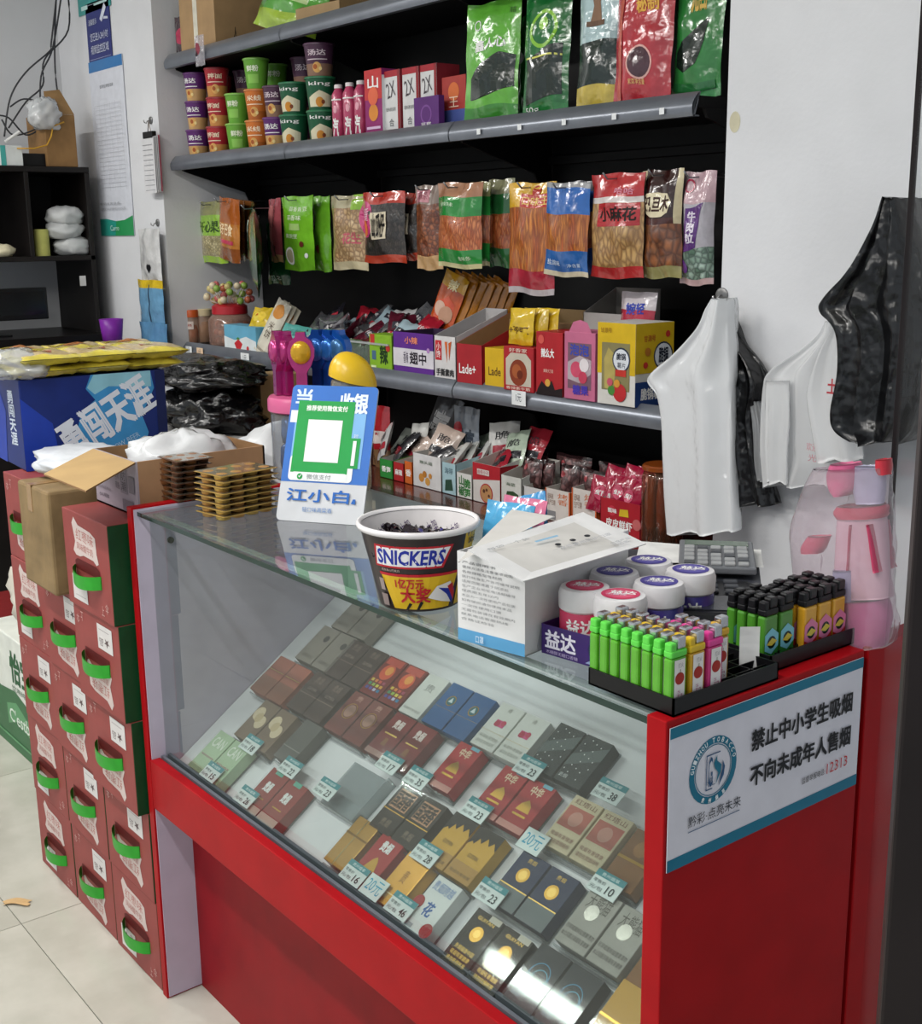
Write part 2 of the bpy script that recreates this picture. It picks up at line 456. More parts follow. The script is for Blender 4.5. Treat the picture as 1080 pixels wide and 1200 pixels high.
# ceiling tubes (the shop's lamps)
m_tube = M('#ffffff', .4, 0, 0, 5, em=('#fffaf2', 9.))
for i, t in enumerate(TUBES):
    r = thing('ceiling_light', ['white tube lamp above the middle of the counter', 'white tube lamp above the near end of the counter', 'white tube lamp behind the left aisle',
              'white tube lamp behind the viewer', 'white tube lamp near the far left wall'][i], 'lamp', (t[0], t[1], CEIL), 0, 'ceiling tube lamps')
    MB().box(-.62, -.04, -.05, .62, .04, 0, M('#e9e9e7', .5)).build('housing', r, bev=.004)
    MB().tube([(-.6, 0, -.058), (.6, 0, -.058)], .013, 12, m_tube).build('tube', r, smooth=True)

# ================================================================== wall shelf unit
un = thing('wall_shelf_unit', 'black wall shelving with grey price-strip edges in the niche', 'shelf', (0, 0, 0))
m_grey = M('#7d828b', .28, .5, .06, 12)
MB().box(XAL+.002, YBK-.03, 0.02, XAR-.002, YBK-.001, CEIL-.35, m_black).build('back_panel', un)
Z0, Z1, Z2, ZB = 2.116, 1.757, 1.068, .74
JO = [XAL+.02, -3.571, -2.71, -1.855]
for nm, z in (('top', Z0), ('mid', Z1), ('low', Z2)):
    for k in range(3):
        x0, x1 = JO[k]+.002, JO[k+1]-.002
        sh = MB().box(x0, 2.115, z-.025, x1, YBK-.03, z, m_black).build('shelf_board', un)
        lip = MB()
        lip.grid(lambda u, v: (x0+(x1-x0)*u, 2.098+.02*v-.012*math.sin(math.pi*v), z-.043+.052*v), 1, 8, m_grey)
        lip.grid(lambda u, v: (x1+(x0-x1)*u, 2.104+.018*v-.008*math.sin(math.pi*v), z-.043+.052*v), 1, 8, m_grey)
        lip.face([(x1, 2.098, z-.043), (x1, 2.104, z-.043), (x1, 2.122, z+.009), (x1, 2.118, z+.009)], m_grey)
        lip.box(x0, 2.1, z-.043, x1, 2.118, z-.040, m_grey)
        lip.build('price_strip', sh, smooth=True, angle=.5)
for nm, z in (('a', Z0), ('b', Z1), ('c', Z2)):
    for x in (JO[0]+.01, JO[1], JO[2], JO[3]):
        b = MB(); pts = [(2.13, z-.026), (YBK-.035, z-.026), (YBK-.035, z-.2), (YBK-.06, z-.21), (YBK-.1, z-.12), (2.14, z-.045)]
        b.face([(x-.004, a, c) for a, c in pts], m_black); b.face([(x+.004, a, c) for a, c in pts][::-1], m_black)
        for i in range(len(pts)):
            p, q = pts[i], pts[(i+1) % len(pts)]
            b.face([(x-.004, *p), (x-.004, *q), (x+.004, *q), (x+.004, *p)], m_black)
        b.build('bracket', un)
# peg rail for the hanging bags
ZP = 1.672
MB().box(XAL+.03, YBK-.05, ZP-.012, XAR-.01, YBK-.03, ZP+.012, m_black).build('peg_rail', un, bev=.002)
# little white price squares on the strips
def strip_tag(px, py, w, h, txt, z, col='#eceff0'):
    p = onY(px, py, 2.1)
    r = thing('price_card', f'{txt}', 'price card', (p.x, 2.0955, z-.04), 0, 'price cards on the shelf strips')
    MB().box(-w/2, -.006, .006, w/2, -.005, .006+h, M(col, .6)).build('card', r)
    if w > .03:
        decals(r, 'handwriting', flat((-w/2, -.006, .006), (w, 0, 0), (0, 0, h), (0, -1, 0)), [('T', .3, .25, .7, .8, '1元', tw('#4a4f60'), 0.)], w/h)
    return r
for k, px in enumerate((564, 612, 664, 723, 779)):
    py = 150-(px-564)*.125
    strip_tag(px, py, .014, .014, ['tiny white price sticker below the light green seaweed bag', 'tiny white price sticker below the gap between green seaweed bags',
              'tiny white price sticker left of the white and gold seaweed bag', 'tiny white price sticker below the red seaweed bag', 'tiny white price sticker near the right end of the strip'][k], Z1)
strip_tag(611, 470, .055, .038, 'white handwritten price card on strip below red snack boxes', Z2)
strip_tag(290, 422, .06, .036, 'white handwritten price card below the strawberry box', Z2)
strip_tag(224, 411, .05, .032, 'white price card at far left end of lower strip', Z2)
strip_tag(237, 413, .05, .032, 'pink and orange price card at far left of lower strip', Z2, '#e8c9a8')

# low brown cabinet in front of the niche foot
bc = thing('low_cabinet', 'red-brown glossy low cabinet under the wall shelves', 'cabinet', (0, 0, 0))
m_rb = M('#5a231b', .22, 0, .2, 8, 0, 60, .3)
MB().box(XAL+.12, 1.80, ZB-.03, XAR-.02, YBK-.035, ZB, m_rb).build('top', bc, bev=.003)
MB().box(XAL+.14, 1.84, 0, XAR-.04, YBK-.04, ZB-.03, M('#4a1f1a', .5)).build('body', bc)
for k in range(3):
    x = XAL+.16+k*.85
    d = MB().box(x, 1.826, .06, x+.82, 1.84, ZB-.05, M('#55241d', .4)).build('door', bc, bev=.002)
    MB().box(x+.74, 1.812, .4, x+.76, 1.826, .5, m_grey).build('handle', d, bev=.002)

# ================================================================== glass display counter
XL, XR, YC, YM, YE = -2.095, -.780, .867, 1.203, 1.335
ZFT, ZFB = .511, .412
m_red = M('#a00b14', .42, 0, .05, 14)
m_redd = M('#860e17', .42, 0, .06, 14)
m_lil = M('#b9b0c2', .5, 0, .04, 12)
m_whitei = M('#c9c9d0', .5, 0, .03, 10)
m_glass = clear('counter_glass', '#c9d6d2', .035, .02)
m_gedge = M('#16302a', .12, 0, .1, 10)
ct = thing('display_counter', 'red cigarette display counter with glass top and glass front', 'counter', (0, 0, 0))
lp = MB().box(XL, YC, 0, XL+.02, YE, 1.0, m_red).build('left_panel', ct, bev=.0012)
MB().box(XL+.02, YC+.004, .004, XL+.0225, YE-.01, .996, m_lil).build('laminate', lp)
rp_ = MB().box(XR-.027, YC, 0, XR, YM, 1.0, m_red).build('right_panel', ct, bev=.0015)
MB().box(XR-.0295, YC+.004, ZFT, XR-.027, YE-.01, .98, m_whitei).build('laminate', rp_)
MB().box(XR-.027, YM+.010, 0, XR-.001, YE, 1.0, m_red).build('rear_post', ct, bev=.0015)
MB().box(XR-.024, YM, 0, XR-.008, YM+.010, .995, M('#25181a', .6)).build('joint', ct)
MB().box(XL+.02, YC+.001, ZFB, XR-.027, YC+.02, ZFT, m_red).build('fascia', ct, bev=.0012)
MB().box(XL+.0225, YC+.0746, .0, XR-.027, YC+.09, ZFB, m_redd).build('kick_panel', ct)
MB().box(XL+.02, YC+.02, ZFB, XR-.027, YE-.01, ZFB+.018, m_lil).build('base_board', ct)
MB().box(XL+.0225, YE-.012, ZFB+.018, XR-.03, YE, .982, m_whitei).build('rear_panel', ct)
ch = MB(); ch.box(XL+.0225, YC+.022, ZFT-.012, XR-.03, YC+.028, ZFT+.003, m_grey); ch.box(XL+.0225, YC+.036, ZFT-.012, XR-.03, YC+.042, ZFT+.003, m_grey)
ch.box(XL+.0225, YC+.02, ZFT-.016, XR-.03, YC+.044, ZFT-.012, m_grey); ch.build('glass_channel', ct)
fg = MB(); fg.face([(XL+.024, YC+.032, ZFT-.01), (XR-.031, YC+.032, ZFT-.01), (XR-.031, YC+.032, .982), (XL+.024, YC+.032, .982)], m_glass)
fg.build('front_glass', ct)
GZ = .992
tg = MB()
x0, x1, y0, y1 = XL+.0225, XR-.028, YC+.010, YE-.002
tg.face([(x0, y0, GZ), (x1, y0, GZ), (x1, y1, GZ), (x0, y1, GZ)], m_glass)
gt = tg.build('glass_top', ct)
ge = MB()
ge.face([(x0, y0, GZ-.008), (x1, y0, GZ-.008), (x1, y0, GZ), (x0, y0, GZ)], m_gedge)
ge.face([(x0, y0, GZ-.008), (x0, y0+.002, GZ-.008), (x1, y0+.002, GZ-.008), (x1, y0, GZ-.008)], m_gedge)
ge.build('ground_edge', gt)
MB().box(x0, YC+.040, GZ-.012, x1, YC+.052, GZ-.009, clear('seal', '#cfd8d6', .45)).build('edge_strip', gt)
MB().tube([(XL+.023, YC+.07, .93), (XL+.028, YC+.07, .93)], .006, 10, M('#4a4038', .4)).build('screw_cap', lp)
# sloping board
TH = math.radians(35); SN = Vector((0, -math.sin(TH), math.cos(TH))); SS = Vector((0, math.cos(TH), math.sin(TH)))
P0 = Vector((0, .885, .50)); PT = .0225
bb = MB(); A = P0-SN*(PT+.004)
def bpt(x, b, o): q = A+SS*b+SN*o; return (x, q.y, q.z)
bx0, bx1 = XL+.024, XR-.031
q = [bpt(bx0, .012, 0), bpt(bx1, .012, 0), bpt(bx1, .50, 0), bpt(bx0, .50, 0)]
q2 = [bpt(bx0, .012, -.008), bpt(bx1, .012, -.008), bpt(bx1, .50, -.008), bpt(bx0, .50, -.008)]
bb.raw(q+q2, [(0, 1, 2, 3), (7, 6, 5, 4), (0, 4, 5, 1), (2, 6, 7, 3), (0, 3, 7, 4), (1, 5, 6, 2)], M('#e3e3e6', .35, 0, .03, 10)); bb.build('sloping_board', ct)
# notice on the end panel
teal = tw('#0e6f8c', .4); ink = tw('#14161c', .5); nb = tw('#27527c')
ya, yb = YC+.004, YM-.004
sgz0, sgz1 = .833, .992
lab = thing('tobacco_notice', 'white and teal no-smoking notice stuck on the red end panel', 'notice', (XR+.0012, ya, sgz0))
sw, shh = yb-ya, sgz1-sgz0
MB().box(-.0002, 0, 0, .0006, sw, shh, M('#dad8e2', .4, 0, .02)).build('sheet', lab)
ix = [('R', 0, 0, 1, .085, teal), ('R', 0, .925, 1, 1, teal)]
asp = sw/shh
cx, cy = .205, .60
ix += [('O', cx, cy, .235, .185, teal), ('O', cx, cy, .178, .172, teal)]
w1 = tw('#eef2f4')
for word, a0, a1 in (('GUIZHOU', 170, 112), ('TOBACCO', 92, 14), ('贵州烟草', 300, 242)):
    for i, chh in enumerate(word):
        a = math.radians(a0+(a1-a0)*i/(len(word)-1)); r_ = .21; sz = .034
        if word[0] == '贵': a = math.radians(242+(300-242)*i/3)
        u, v = cx+r_*math.cos(a)/asp, cy+r_*math.sin(a)
        rot = a-math.pi/2 if word[0] != '贵' else a+math.pi/2
        ix.append(('T', u-sz*.38/asp, v-sz/2, u+sz*.38/asp, v+sz/2, chh, w1, .02, rot))
ix += [('R', cx-.075/asp, cy-.13, cx-.068/asp, cy+.12, nb), ('R', cx-.075/asp, cy-.13, cx-.01/asp, cy-.122, nb), ('R', cx-.075/asp, cy+.112, cx+.06/asp, cy+.12, nb),
       ('T', cx-.055/asp, cy-.11, cx-.012/asp, cy+.10, 'G', nb, 0.), ('T', cx-.06/asp, cy-.12, cx+.0/asp, cy-.03, 'guizhou', nb, .01, math.pi/2)]
ix += [('P', [(cx+.02/asp, cy-.11), (cx+.07/asp, cy-.03), (cx+.075/asp, cy+.02), (cx+.03/asp, cy+.06), (cx+.028/asp, cy+.1), (cx+.0/asp, cy+.05), (cx+.01/asp, cy+.01), (cx+.045/asp, cy-.03)], teal),
       ('P', [(cx+.05/asp, cy-.13), (cx+.1/asp, cy-.06), (cx+.11/asp, cy+.0), (cx+.085/asp, cy+.05), (cx+.088/asp, cy-.01), (cx+.07/asp, cy-.06)], nb)]
ix += [('T', .09, .255, .345, .335, '黔彩·点亮未来', tw('#1c2430'), 0.), ('R', .09, .225, .34, .231, nb),
       ('T', .39, .62, .94, .77, '禁止中小学生吸烟', ink, .008), ('T', .39, .36, .94, .51, '不向未成年人售烟', ink, .008),
       ('T', .67, .205, .80, .255, '监督举报电话:', ink, 0.), ('T', .81, .20, .93, .28, '12313', tw('#c02c34'), 0.)]
decals(lab, 'lettering', flat((.0006, 0, 0), (0, sw, 0), (0, 0, shh), (1, 0, 0)), ix, asp, off=.0004, step=.00004)

# ------------------------------------------------------------------ cigarette packs on the sloping board
BR = Matrix(((1, 0, 0), (0, SS.y, SN.y), (0, SS.z, SN.z))).to_euler()
def onB(x, b, o=0.): q = P0+SS*b+SN*o; return Vector((x, q.y, q.z))
gold = M('#c79a3a', .28, .7, .08, 40); g2 = M('#d9b45a', .3, .6)
cream = CARD('#dcc9a8'); redp = CARD('#a3242a'); dkp = CARD('#2b2420'); wht = CARD('#e6e4de')
def des(kind):
    T_ = lambda *a: ('T',)+a
    D = {
     'green': ('#a9c2a0', 'pale green', [T_(.15, .62, .85, .86, 'CAN', tw('#e8efe2'), .008), ('R', .1, .36, .9, .40, M('#efe6c8', .2, .8)), ('R', 0, 0, 1, .1, CARD('#7d9a78'))]),
     'guiyan': ('#8e2f2b', 'brick red', [T_(.32, .5, .68, .72, '贵烟', tw(W_), .008), ('R', .25, .33, .75, .36, gold), ('R', .3, .9, .7, 1, tw('#5fae98')), ('R', 0, 0, 1, .16, CARD('#c0a79a'))]),
     'goldfoil': ('#b98d3e', 'plain gold foil', [('R', .42, 0, .47, 1, M('#f2d58a', .15, .9)), ('R', 0, .62, 1, .66, M('#8a6424', .3, .7))]),
     'redgold': ('#a5282c', 'red with gold tower', [T_(.3, .7, .72, .9, '贵烟', tw(W_), .008), ('P', [(.25, .3), (.75, .3), (.62, .5), (.5, .58), (.38, .5)], gold), ('R', .2, .14, .8, .18, gold), ('R', .25, .21, .75, .24, gold)]),
     'goldplain': ('#cf9a3c', 'plain golden yellow', [T_(.4, .45, .6, .7, '贵', tw('#8a5a1c')), ('R', .3, .2, .7, .22, tw('#f0d59a'))]),
     'whiteink': ('#dfe2e0', 'white calligraphy', [T_(.35, .30, .65, .55, '花', tw('#2f62a8'), .008), T_(.1, .74, .9, .92, '贵烟跨越', tw('#4e78b4')), ('D', .04, .45, .12, redp), ('D', .9, .12, .13, redp), ('R', .1, .02, .4, .1, tw('#9aa4a8'))]),
     'blackgold': ('#26211d', 'black with gold crest', [('D', .5, .62, .13, gold), ('D', .5, .63, .07, g2), T_(.2, .84, .8, .9, 'GUIYAN', g2), T_(.15, .28, .85, .36, '贵烟福香中国', g2), T_(.15, .17, .85, .25, '吸烟有害健康', g2), T_(.15, .06, .85, .14, '请勿吸烟有害', g2), ('R', .55, .9, .95, 1, tw('#c8c2b4'))]),
     'swirl': ('#2d3034', 'charcoal with blue swirl', [('O', .5, .55, .2, .185, tw('#3d86a8')), ('O', .56, .5, .15, .14, tw('#54b0cc')), T_(.1, .12, .4, .2, '贵烟', tw('#8fa8b0')), ('R', 0, .34, 1, .35, tw('#55585c'))]),
     'ochre': ('#c99a3e', 'ochre yellow', [('R', 0, .4, 1, .44, gold)]),
     'floral': ('#7d6a58', 'brown with cream blossoms', [('D', .3, .66, .17, cream), ('D', .68, .5, .16, cream), ('D', .45, .58, .12, CARD('#c9b48c'))]),
     'greyflat': ('#5b5c58', 'dull grey', [('R', 0, .3, 1, .32, tw('#8a8a84'))]),
     'blackfret': ('#2a241f', 'black with copper fretwork', [('R', .12, .5, .88, .9, CARD('#b98a68')), T_(.15, .53, .85, .87, '国酒香', tw('#2a1d16'), .01), ('R', 0, .43, 1, .45, gold), T_(.3, .12, .7, .28, '贵烟', tw('#8a7a68'))]),
     'yellowblack': ('#d0a13a', 'yellow with black skyline', [('P', [(0, .62), (.12, .7), (.2, .66), (.3, .8), (.42, .72), (.55, .86), (.7, .74), (.82, .84), (1, .7), (1, 1), (0, 1)], dkp), T_(.3, .42, .7, .5, 'GUIYAN', tw('#3a2a12')), ('R', 0, 0, 1, .3, CARD('#b88c44')), T_(.1, .08, .9, .14, '吸烟有害健康', tw('#5a4320'))]),
     'navy': ('#26304f', 'navy with gold medallion', [('R', 0, 0, 1, .36, CARD('#6e7678')), ('D', .5, .62, .13, gold), ('D', .5, .62, .085, g2), T_(.35, .84, .65, .92, '贵烟', g2), ('R', 0, .36, 1, .38, g2)]),
     'silver': ('#a5a29a', 'silver grey', [T_(.15, .66, .85, .92, '大熊猫', tw('#5e5a52')), ('D', .45, .62, .13, M('#d9d6cc', .2, .7)), T_(.05, .12, .95, .20, '本公司提示吸烟有害健康', tw('#57534c')), T_(.05, .25, .95, .33, '尽早戒烟有益健康请勿', tw('#57534c'))]),
     'amber': ('#8a5a2c', 'amber brown', [('R', 0, .45, 1, .5, gold), ('D', .5, .7, .14, CARD('#a8733a'))]),
     'copper': ('#a8604c', 'copper pink', [('R', 0, .0, 1, .45, CARD('#8e5a46')), ('R', .05, .62, .95, .64, g2)]),
     'umber': ('#4a3a34', 'dark umber', [T_(.25, .55, .75, .63, 'GUIYAN', tw('#a89484')), ('R', 0, .43, 1, .45, tw('#7a6658')), T_(.3, .75, .7, .92, '贵烟', tw('#8a7668'))]),
     'rustrose': ('#7a3f38', 'rust brown with rose crest', [('D', .5, .55, .15, CARD('#b08472')), ('O', .5, .55, .19, .17, gold), T_(.35, .8, .65, .93, '贵', tw('#d0a090'))]),
     'maroon': ('#7e2c2e', 'maroon', [T_(.3, .66, .7, .86, '贵烟', tw('#e6d6d0'), .008), ('R', .2, .5, .8, .53, g2), ('P', [(.38, .25), (.62, .25), (.58, .42), (.42, .42)], CARD('#8e5a38')), ('R', 0, 0, 1, .12, CARD('#a48078'))]),
     'redgate': ('#b22a30', 'bright red', [T_(.3, .72, .72, .9, '中华', tw('#f0d0b0'), .008), ('P', [(.25, .38), (.75, .38), (.68, .52), (.5, .62), (.32, .52)], gold), ('R', .25, .28, .75, .32, gold), ('R', .0, 0, 1, .12, CARD('#c88a80')), ('R', .55, .93, .9, 1, tw('#79b8cc'))]),
     'redcream': ('#d6c6a4', 'cream with red square emblem', [('R', .06, .40, .94, .80, CARD('#c06a5c')), ('D', .5, .6, .14, CARD('#d09484')), T_(.12, .85, .88, .95, '红塔山', tw('#8a5a48')), T_(.1, .2, .9, .28, '吸烟有害健康', tw('#9a6a58')), T_(.1, .08, .9, .16, '请勿在禁烟场所', tw('#9a6a58'))]),
     'stone': ('#8d857b', 'stone grey', [('D', .7, .7, .09, CARD('#3c3a36')), ('R', .45, 0, .47, 1, M('#d9d4ca', .2, .6)), T_(.2, .12, .8, .2, 'GUIZHOU', tw('#6a635a'))]),
     'rainbow': ('#7a1f16', 'orange red with rainbow dots', [('D', .5, .62, .2, M('#e0562a', .3)), ('R', .1, .80, .9, .97, M('#c8402a', .3)), ('D', .55, .66, .11, M('#f2a03c', .3))] + [('R', .12+.2*i, .12+.1*j, .26+.2*i, .19+.1*j, M(c, .3)) for j, row in enumerate((('#3a3f9c', '#5a4fb0', '#c8c8e8', '#2a7fae'), ('#3f9a6a', '#9ac04a', '#e8d84a', '#e8a83a'), ('#e8c84a', '#e88a3a', '#d84a3a', '#a83a5a'))) for i, c in enumerate(row)]),
     'whiteplain': ('#d9d9d4', 'white with thin lettering', [T_(.3, .6, .7, .78, '贵', tw('#8a8a88')), T_(.1, .1, .9, .16, '吸烟有害健康', tw('#a5a5a0'))]),
     'blue': ('#2f5f96', 'deep blue', [('O', .5, .62, .12, .10, gold), ('D', .5, .62, .1, CARD('#2a6a72')), ('P', [(.4, .58), (.6, .58), (.5, .7)], tw('#d8e4e8')), ('R', 0, .42, 1, .425, g2)]),
     'whitepink': ('#e2e2dc', 'white with pink blossom', [('R', .3, .5, .7, .64, CARD('#d64a86')), ('D', .4, .56, .07, CARD('#b82a4e')), ('D', .62, .6, .06, CARD('#c83a5e')), T_(.42, .84, .58, .93, '遵', tw('#b0b0a8')), T_(.12, .2, .88, .27, '吸烟有害健康', tw('#b0b0a8')), T_(.12, .08, .88, .15, '请勿在禁烟场所', tw('#b0b0a8')), ('R', 0, .36, 1, .365, g2)]),
     'starry': ('#2e3536', 'black with silver stars', [('P', [(0, .3), (1, .62), (1, .9), (0, .55)], CARD('#55605f'))] + [('D', .12+.76*((i*37) % 17)/17, .1+.85*((i*53) % 23)/23, .012, tw('#e8ecea')) for i in range(18)] + [T_(.1, .08, .4, .16, '贵烟', tw('#c8ccca'))]),
    }
    return D[kind]
PK = {1: [('green', -1.969, .072, 2), ('guiyan', -1.764, .068, 2), ('goldfoil', -1.503, .078, 1), ('redgold', -1.434, .076, 1), ('goldplain', -1.362, .074, 1), ('whiteink', -1.283, .068, 1), ('blackgold', -1.183, .060, 2), ('swirl', -1.057, .068, 2), ('ochre', -.922, .085, 1)],
      2: [('floral', -1.929, .166, 2), ('greyflat', -1.79, .172, 1), ('blackfret', -1.474, .160, 2), ('yellowblack', -1.339, .162, 2), ('navy', -1.183, .163, 2), ('silver', -1.046, .167, 2), ('amber', -.92, .172, 1)],
      3: [('copper', -1.997, .257, 2), ('umber', -1.868, .262, 2), ('rustrose', -1.737, .262, 2), ('maroon', -1.607, .262, 2), ('redgate', -1.435, .266, 1), ('redgate', -1.321, .264, 2), ('redcream', -1.17, .272, 2), ('amber', -1.045, .268, 1)],
      4: [('stone', -1.958, .354, 2), ('umber', -1.852, .352, 2), ('rainbow', -1.731, .352, 2), ('whiteplain', -1.610, .352, 1), ('blue', -1.546, .354, 2), ('whitepink', -1.418, .358, 2), ('starry', -1.287, .366, 2)],
      5: [('stone', -1.941, .444, 2)]}
RN = {1: 'front row', 2: 'second row', 3: 'third row', 4: 'fourth row', 5: 'rear row'}
m_acr = clear('acrylic', '#d4dadb', .10, .05)
pw_, ph_ = .0555, .0875
base_me = {}
for row, lst in PK.items():
    for kind, X, b, cnt in lst:
        col, words, dec = des(kind)
        big = kind == 'silver'
        src = None
        for k in range(cnt):
            x = X+k*.0595
            if cnt == 1: lb = f'{words} cigarette pack in the {RN[row]} of the glass counter'
            else: lb = f'{words} cigarette pack, {("left", "right")[k]} of its pair, {RN[row]}'
            if src is None:
                r = thing('cigarette_pack', lb, 'cigarette pack', onB(x, b-ph_/2, -PT), 0, 'cigarette packs in the counter')
                r.rotation_euler = BR
                foil = kind in ('goldfoil', 'goldplain')
                pm = M(col, .3, .6, .06, 20) if foil else CARD(col, .55)
                MB().box(-pw_/2, 0, 0, pw_/2, ph_, PT, pm).build('carton', r, bev=.001)
                decals(r, 'print', flat((-pw_/2, 0, PT), (pw_, 0, 0), (0, ph_, 0), (0, 0, 1)), dec, pw_/ph_, off=.0003, step=.00008)
                wr = MB(); e = .0012
                wr.raw([(-pw_/2-e, -e, PT+e+.001), (pw_/2+e, -e, PT+e+.001), (pw_/2+e, ph_+e, PT+e+.001), (-pw_/2-e, ph_+e, PT+e+.001)], [(0, 1, 2, 3)], clear('pack_film', '#ffffff', .0, .05, 0., .5))
                wr.build('film', r)
                src = r
            else: dup(src, onB(x, b-ph_/2, -PT), None, lb)
        # clear holder with a low front lip
        h = thing('pack_holder', f'clear acrylic holder under {"a pair of" if cnt == 2 else "one"} {words} pack{"s"*(cnt == 2)}, {RN[row]}', 'holder', onB(X+(cnt-1)*.02975, b-ph_/2, -PT), 0, 'acrylic pack holders')
        h.rotation_euler = BR
        hw = pw_/2+(cnt-1)*.02975+.0015
        MB().box(-hw, -.004, -.003, hw, ph_+.001, -.0006, m_acr).build('tray', h)
        MB().box(-hw, -.006, -.003, hw, -.0035, .016, m_acr).build('front_lip', h)
TG = [(240, 913, 'pale green'), (294, 872, 'blossom'), (340, 899, 'dull grey'), (281, 941, 'brick red'), (382, 924, 'no'), (456, 894, 'maroon'), (489, 911, 'single bright red'), (558, 949, 'paired bright red'),
      (620, 899, 'pink blossom'), (714, 927, 'starry black'), (499, 1000, 'yellow and black'), (574, 1046, 'navy'), (710, 1037, 'cream and red'), (407, 1033, 'gold foil'), (459, 1074, 'white calligraphy'), (624, 986, 'cream, hand-numbered'), (427, 1053, 'golden yellow')]
for ti, (px, py, wd) in enumerate(TG):
    d = ray(px, py); o = .006; t = SN.dot(P0+SN*o-CPOS)/SN.dot(d); q = CPOS+d*t
    bq = (q-P0).dot(SS)
    if bq < .042: q = q+SS*(.042-bq)
    hand = wd in ('cream, hand-numbered', 'golden yellow')
    r = thing('price_tag', f'white price tag in the case, by the {wd} packs' if wd != 'no' else 'white price tag beside the empty holder in the case', 'price tag', q, 0, 'price tags in the counter')
    r.rotation_euler = BR
    tw_, th_ = (.052, .033) if not hand else (.046, .034)
    MB().box(-tw_/2, -th_/2, -.0012, tw_/2, th_/2, 0, M('#d8e2e0', .4)).build('card', r)
    Sx = flat((-tw_/2, -th_/2, 0), (tw_, 0, 0), (0, th_, 0), (0, 0, 1))
    if hand: it = [('T', .12, .2, .88, .85, '20元', tw('#3aa0c0'), 0.)]
    else: it = [('R', 0, .7, 1, 1, tw('#3d8a92')), ('T', .2, .76, .8, .92, '贵州烟草', tw('#dceceb')), ('T', .06, .42, .5, .58, '零售价', tw('#3c4a50')), ('T', .06, .12, .5, .3, '元/包', tw('#3c4a50')), ('T', .6, .12, .86, .5, ['15', '18', '22', '26', '23', '17', '35', '23', '23', '38', '28', '23', '10', '16', '46', '20', '20'][ti], tw('#2a343a'), .01)]
    decals(r, 'print', Sx, it, tw_/th_, off=.0003, step=.0001)
# empty holder
h = thing('pack_holder', 'empty clear acrylic holder between the red and black packs', 'holder', onB(-1.60, .155-ph_/2, -PT), 0, 'acrylic pack holders'); h.rotation_euler = BR
MB().box(-.06, -.004, -.003, .06, ph_, -.0006, m_acr).build('tray', h); MB().box(-.06, -.006, -.003, .06, -.0035, .016, m_acr).build('front_lip', h)
MB().box(.058, -.004, -.003, .06, ph_, .02, m_acr).build('side_lip', h)
# ================================================================== goods on the wall shelves
def spx(px, z, Y): # x on the plane Y for a pixel column near height z
    py = 300
    for _ in range(6):
        p = onY(px, py, Y); e = p.z-z; py += e*FPX/((p-CPOS).dot(CF_))
    return onY(px, py, Y).x
def span(px0, px1, z, Y): a, b = spx(px0, z, Y), spx(px1, z, Y); return (a+b)/2, b-a
RNG = random.Random(7)
# ---- instant noodle cups, middle shelf
CUPC = {'p': ('purple', [(.45, '#c9a06a'), (1, '#5e2a6e')], '#6a3478', '汤达', W_), 'r': ('red', [(.4, '#c98a4a'), (1, '#b02a34')], '#9c2a34', '拌面', '#f4e2c8'),
        'g': ('light green', [(1, '#6aa83a')], '#8cc45a', '鲜粉', '#e8f2d8'), 'o': ('orange', [(.3, '#b0622a'), (1, '#cf7430')], '#d88a4a', '米线', '#fbe6c8'),
        'd': ('dark green', [(.12, '#1f5a3c'), (1, '#1f5a3c')], '#2f7a52', 'king', W_), 'k': ('dark purple', [(.4, '#8a6a58'), (1, '#4e3048')], '#5a3a54', '汤达', '#d8c8d0')}
cols = [(222, 'ppp'), (246, 'rrr'), (268, 'gg'), (292, 'oog'), (313, 'pk'), (333, 'dd'), (365, 'ddk')]
for ci, (px, st) in enumerate(cols):
    r0, r1, h = (.033, .043, .094)
    if st[0] == 'd': r0, r1 = .038, .048
    Yc = 2.185
    x = spx(px, Z1+.05, Yc-.04)
    for k, c in enumerate(st):
        nm, bands, lid, word, wc = CUPC[c]
        pos = ['bottom of', 'middle of', 'top of'][k] if len(st) == 3 else ['bottom of', 'top of'][k]
        pr = [('T', .25, .66, .75, .84, word, tw(wc), .01), ('R', .2, .52, .8, .55, tw(wc)), ('D', .5, .28, .17, CARD('#d8a860')), ('D', .45, .3, .08, CARD('#a8582c')), ('D', .6, .24, .06, CARD('#e8d090'))]
        if c == 'g': pr = [('R', .3, .2, .7, .5, CARD('#8cc45a')), ('T', .3, .6, .7, .8, word, tw(wc), .01)]
        if c == 'd': pr = [('P', [(.15, .1), (.85, .1), (.85, .45), (.5, .62), (.15, .4)], CARD('#d9d2b4')), ('D', .5, .25, .16, CARD('#c8862e')), ('T', .2, .74, .8, .9, 'king', tw(wc), .01), ('D', .6, .25, .07, CARD('#7a3c1c'))]
        cup('noodle_cup', f'{nm} instant noodle cup, {pos} stack {["at the left wall", "second from the left wall", "third from the left wall", "fourth from the left wall", "fifth from the left wall", "sixth from the left wall", "beside the pink bottles"][ci]}',
            (x+RNG.uniform(-.002, .002), Yc+RNG.uniform(-.004, .004), Z1+k*(h+.0062)), r0, r1, h, bands, lid, pr, RNG.uniform(-.25, .25), 'noodle cups', 'noodle cup')
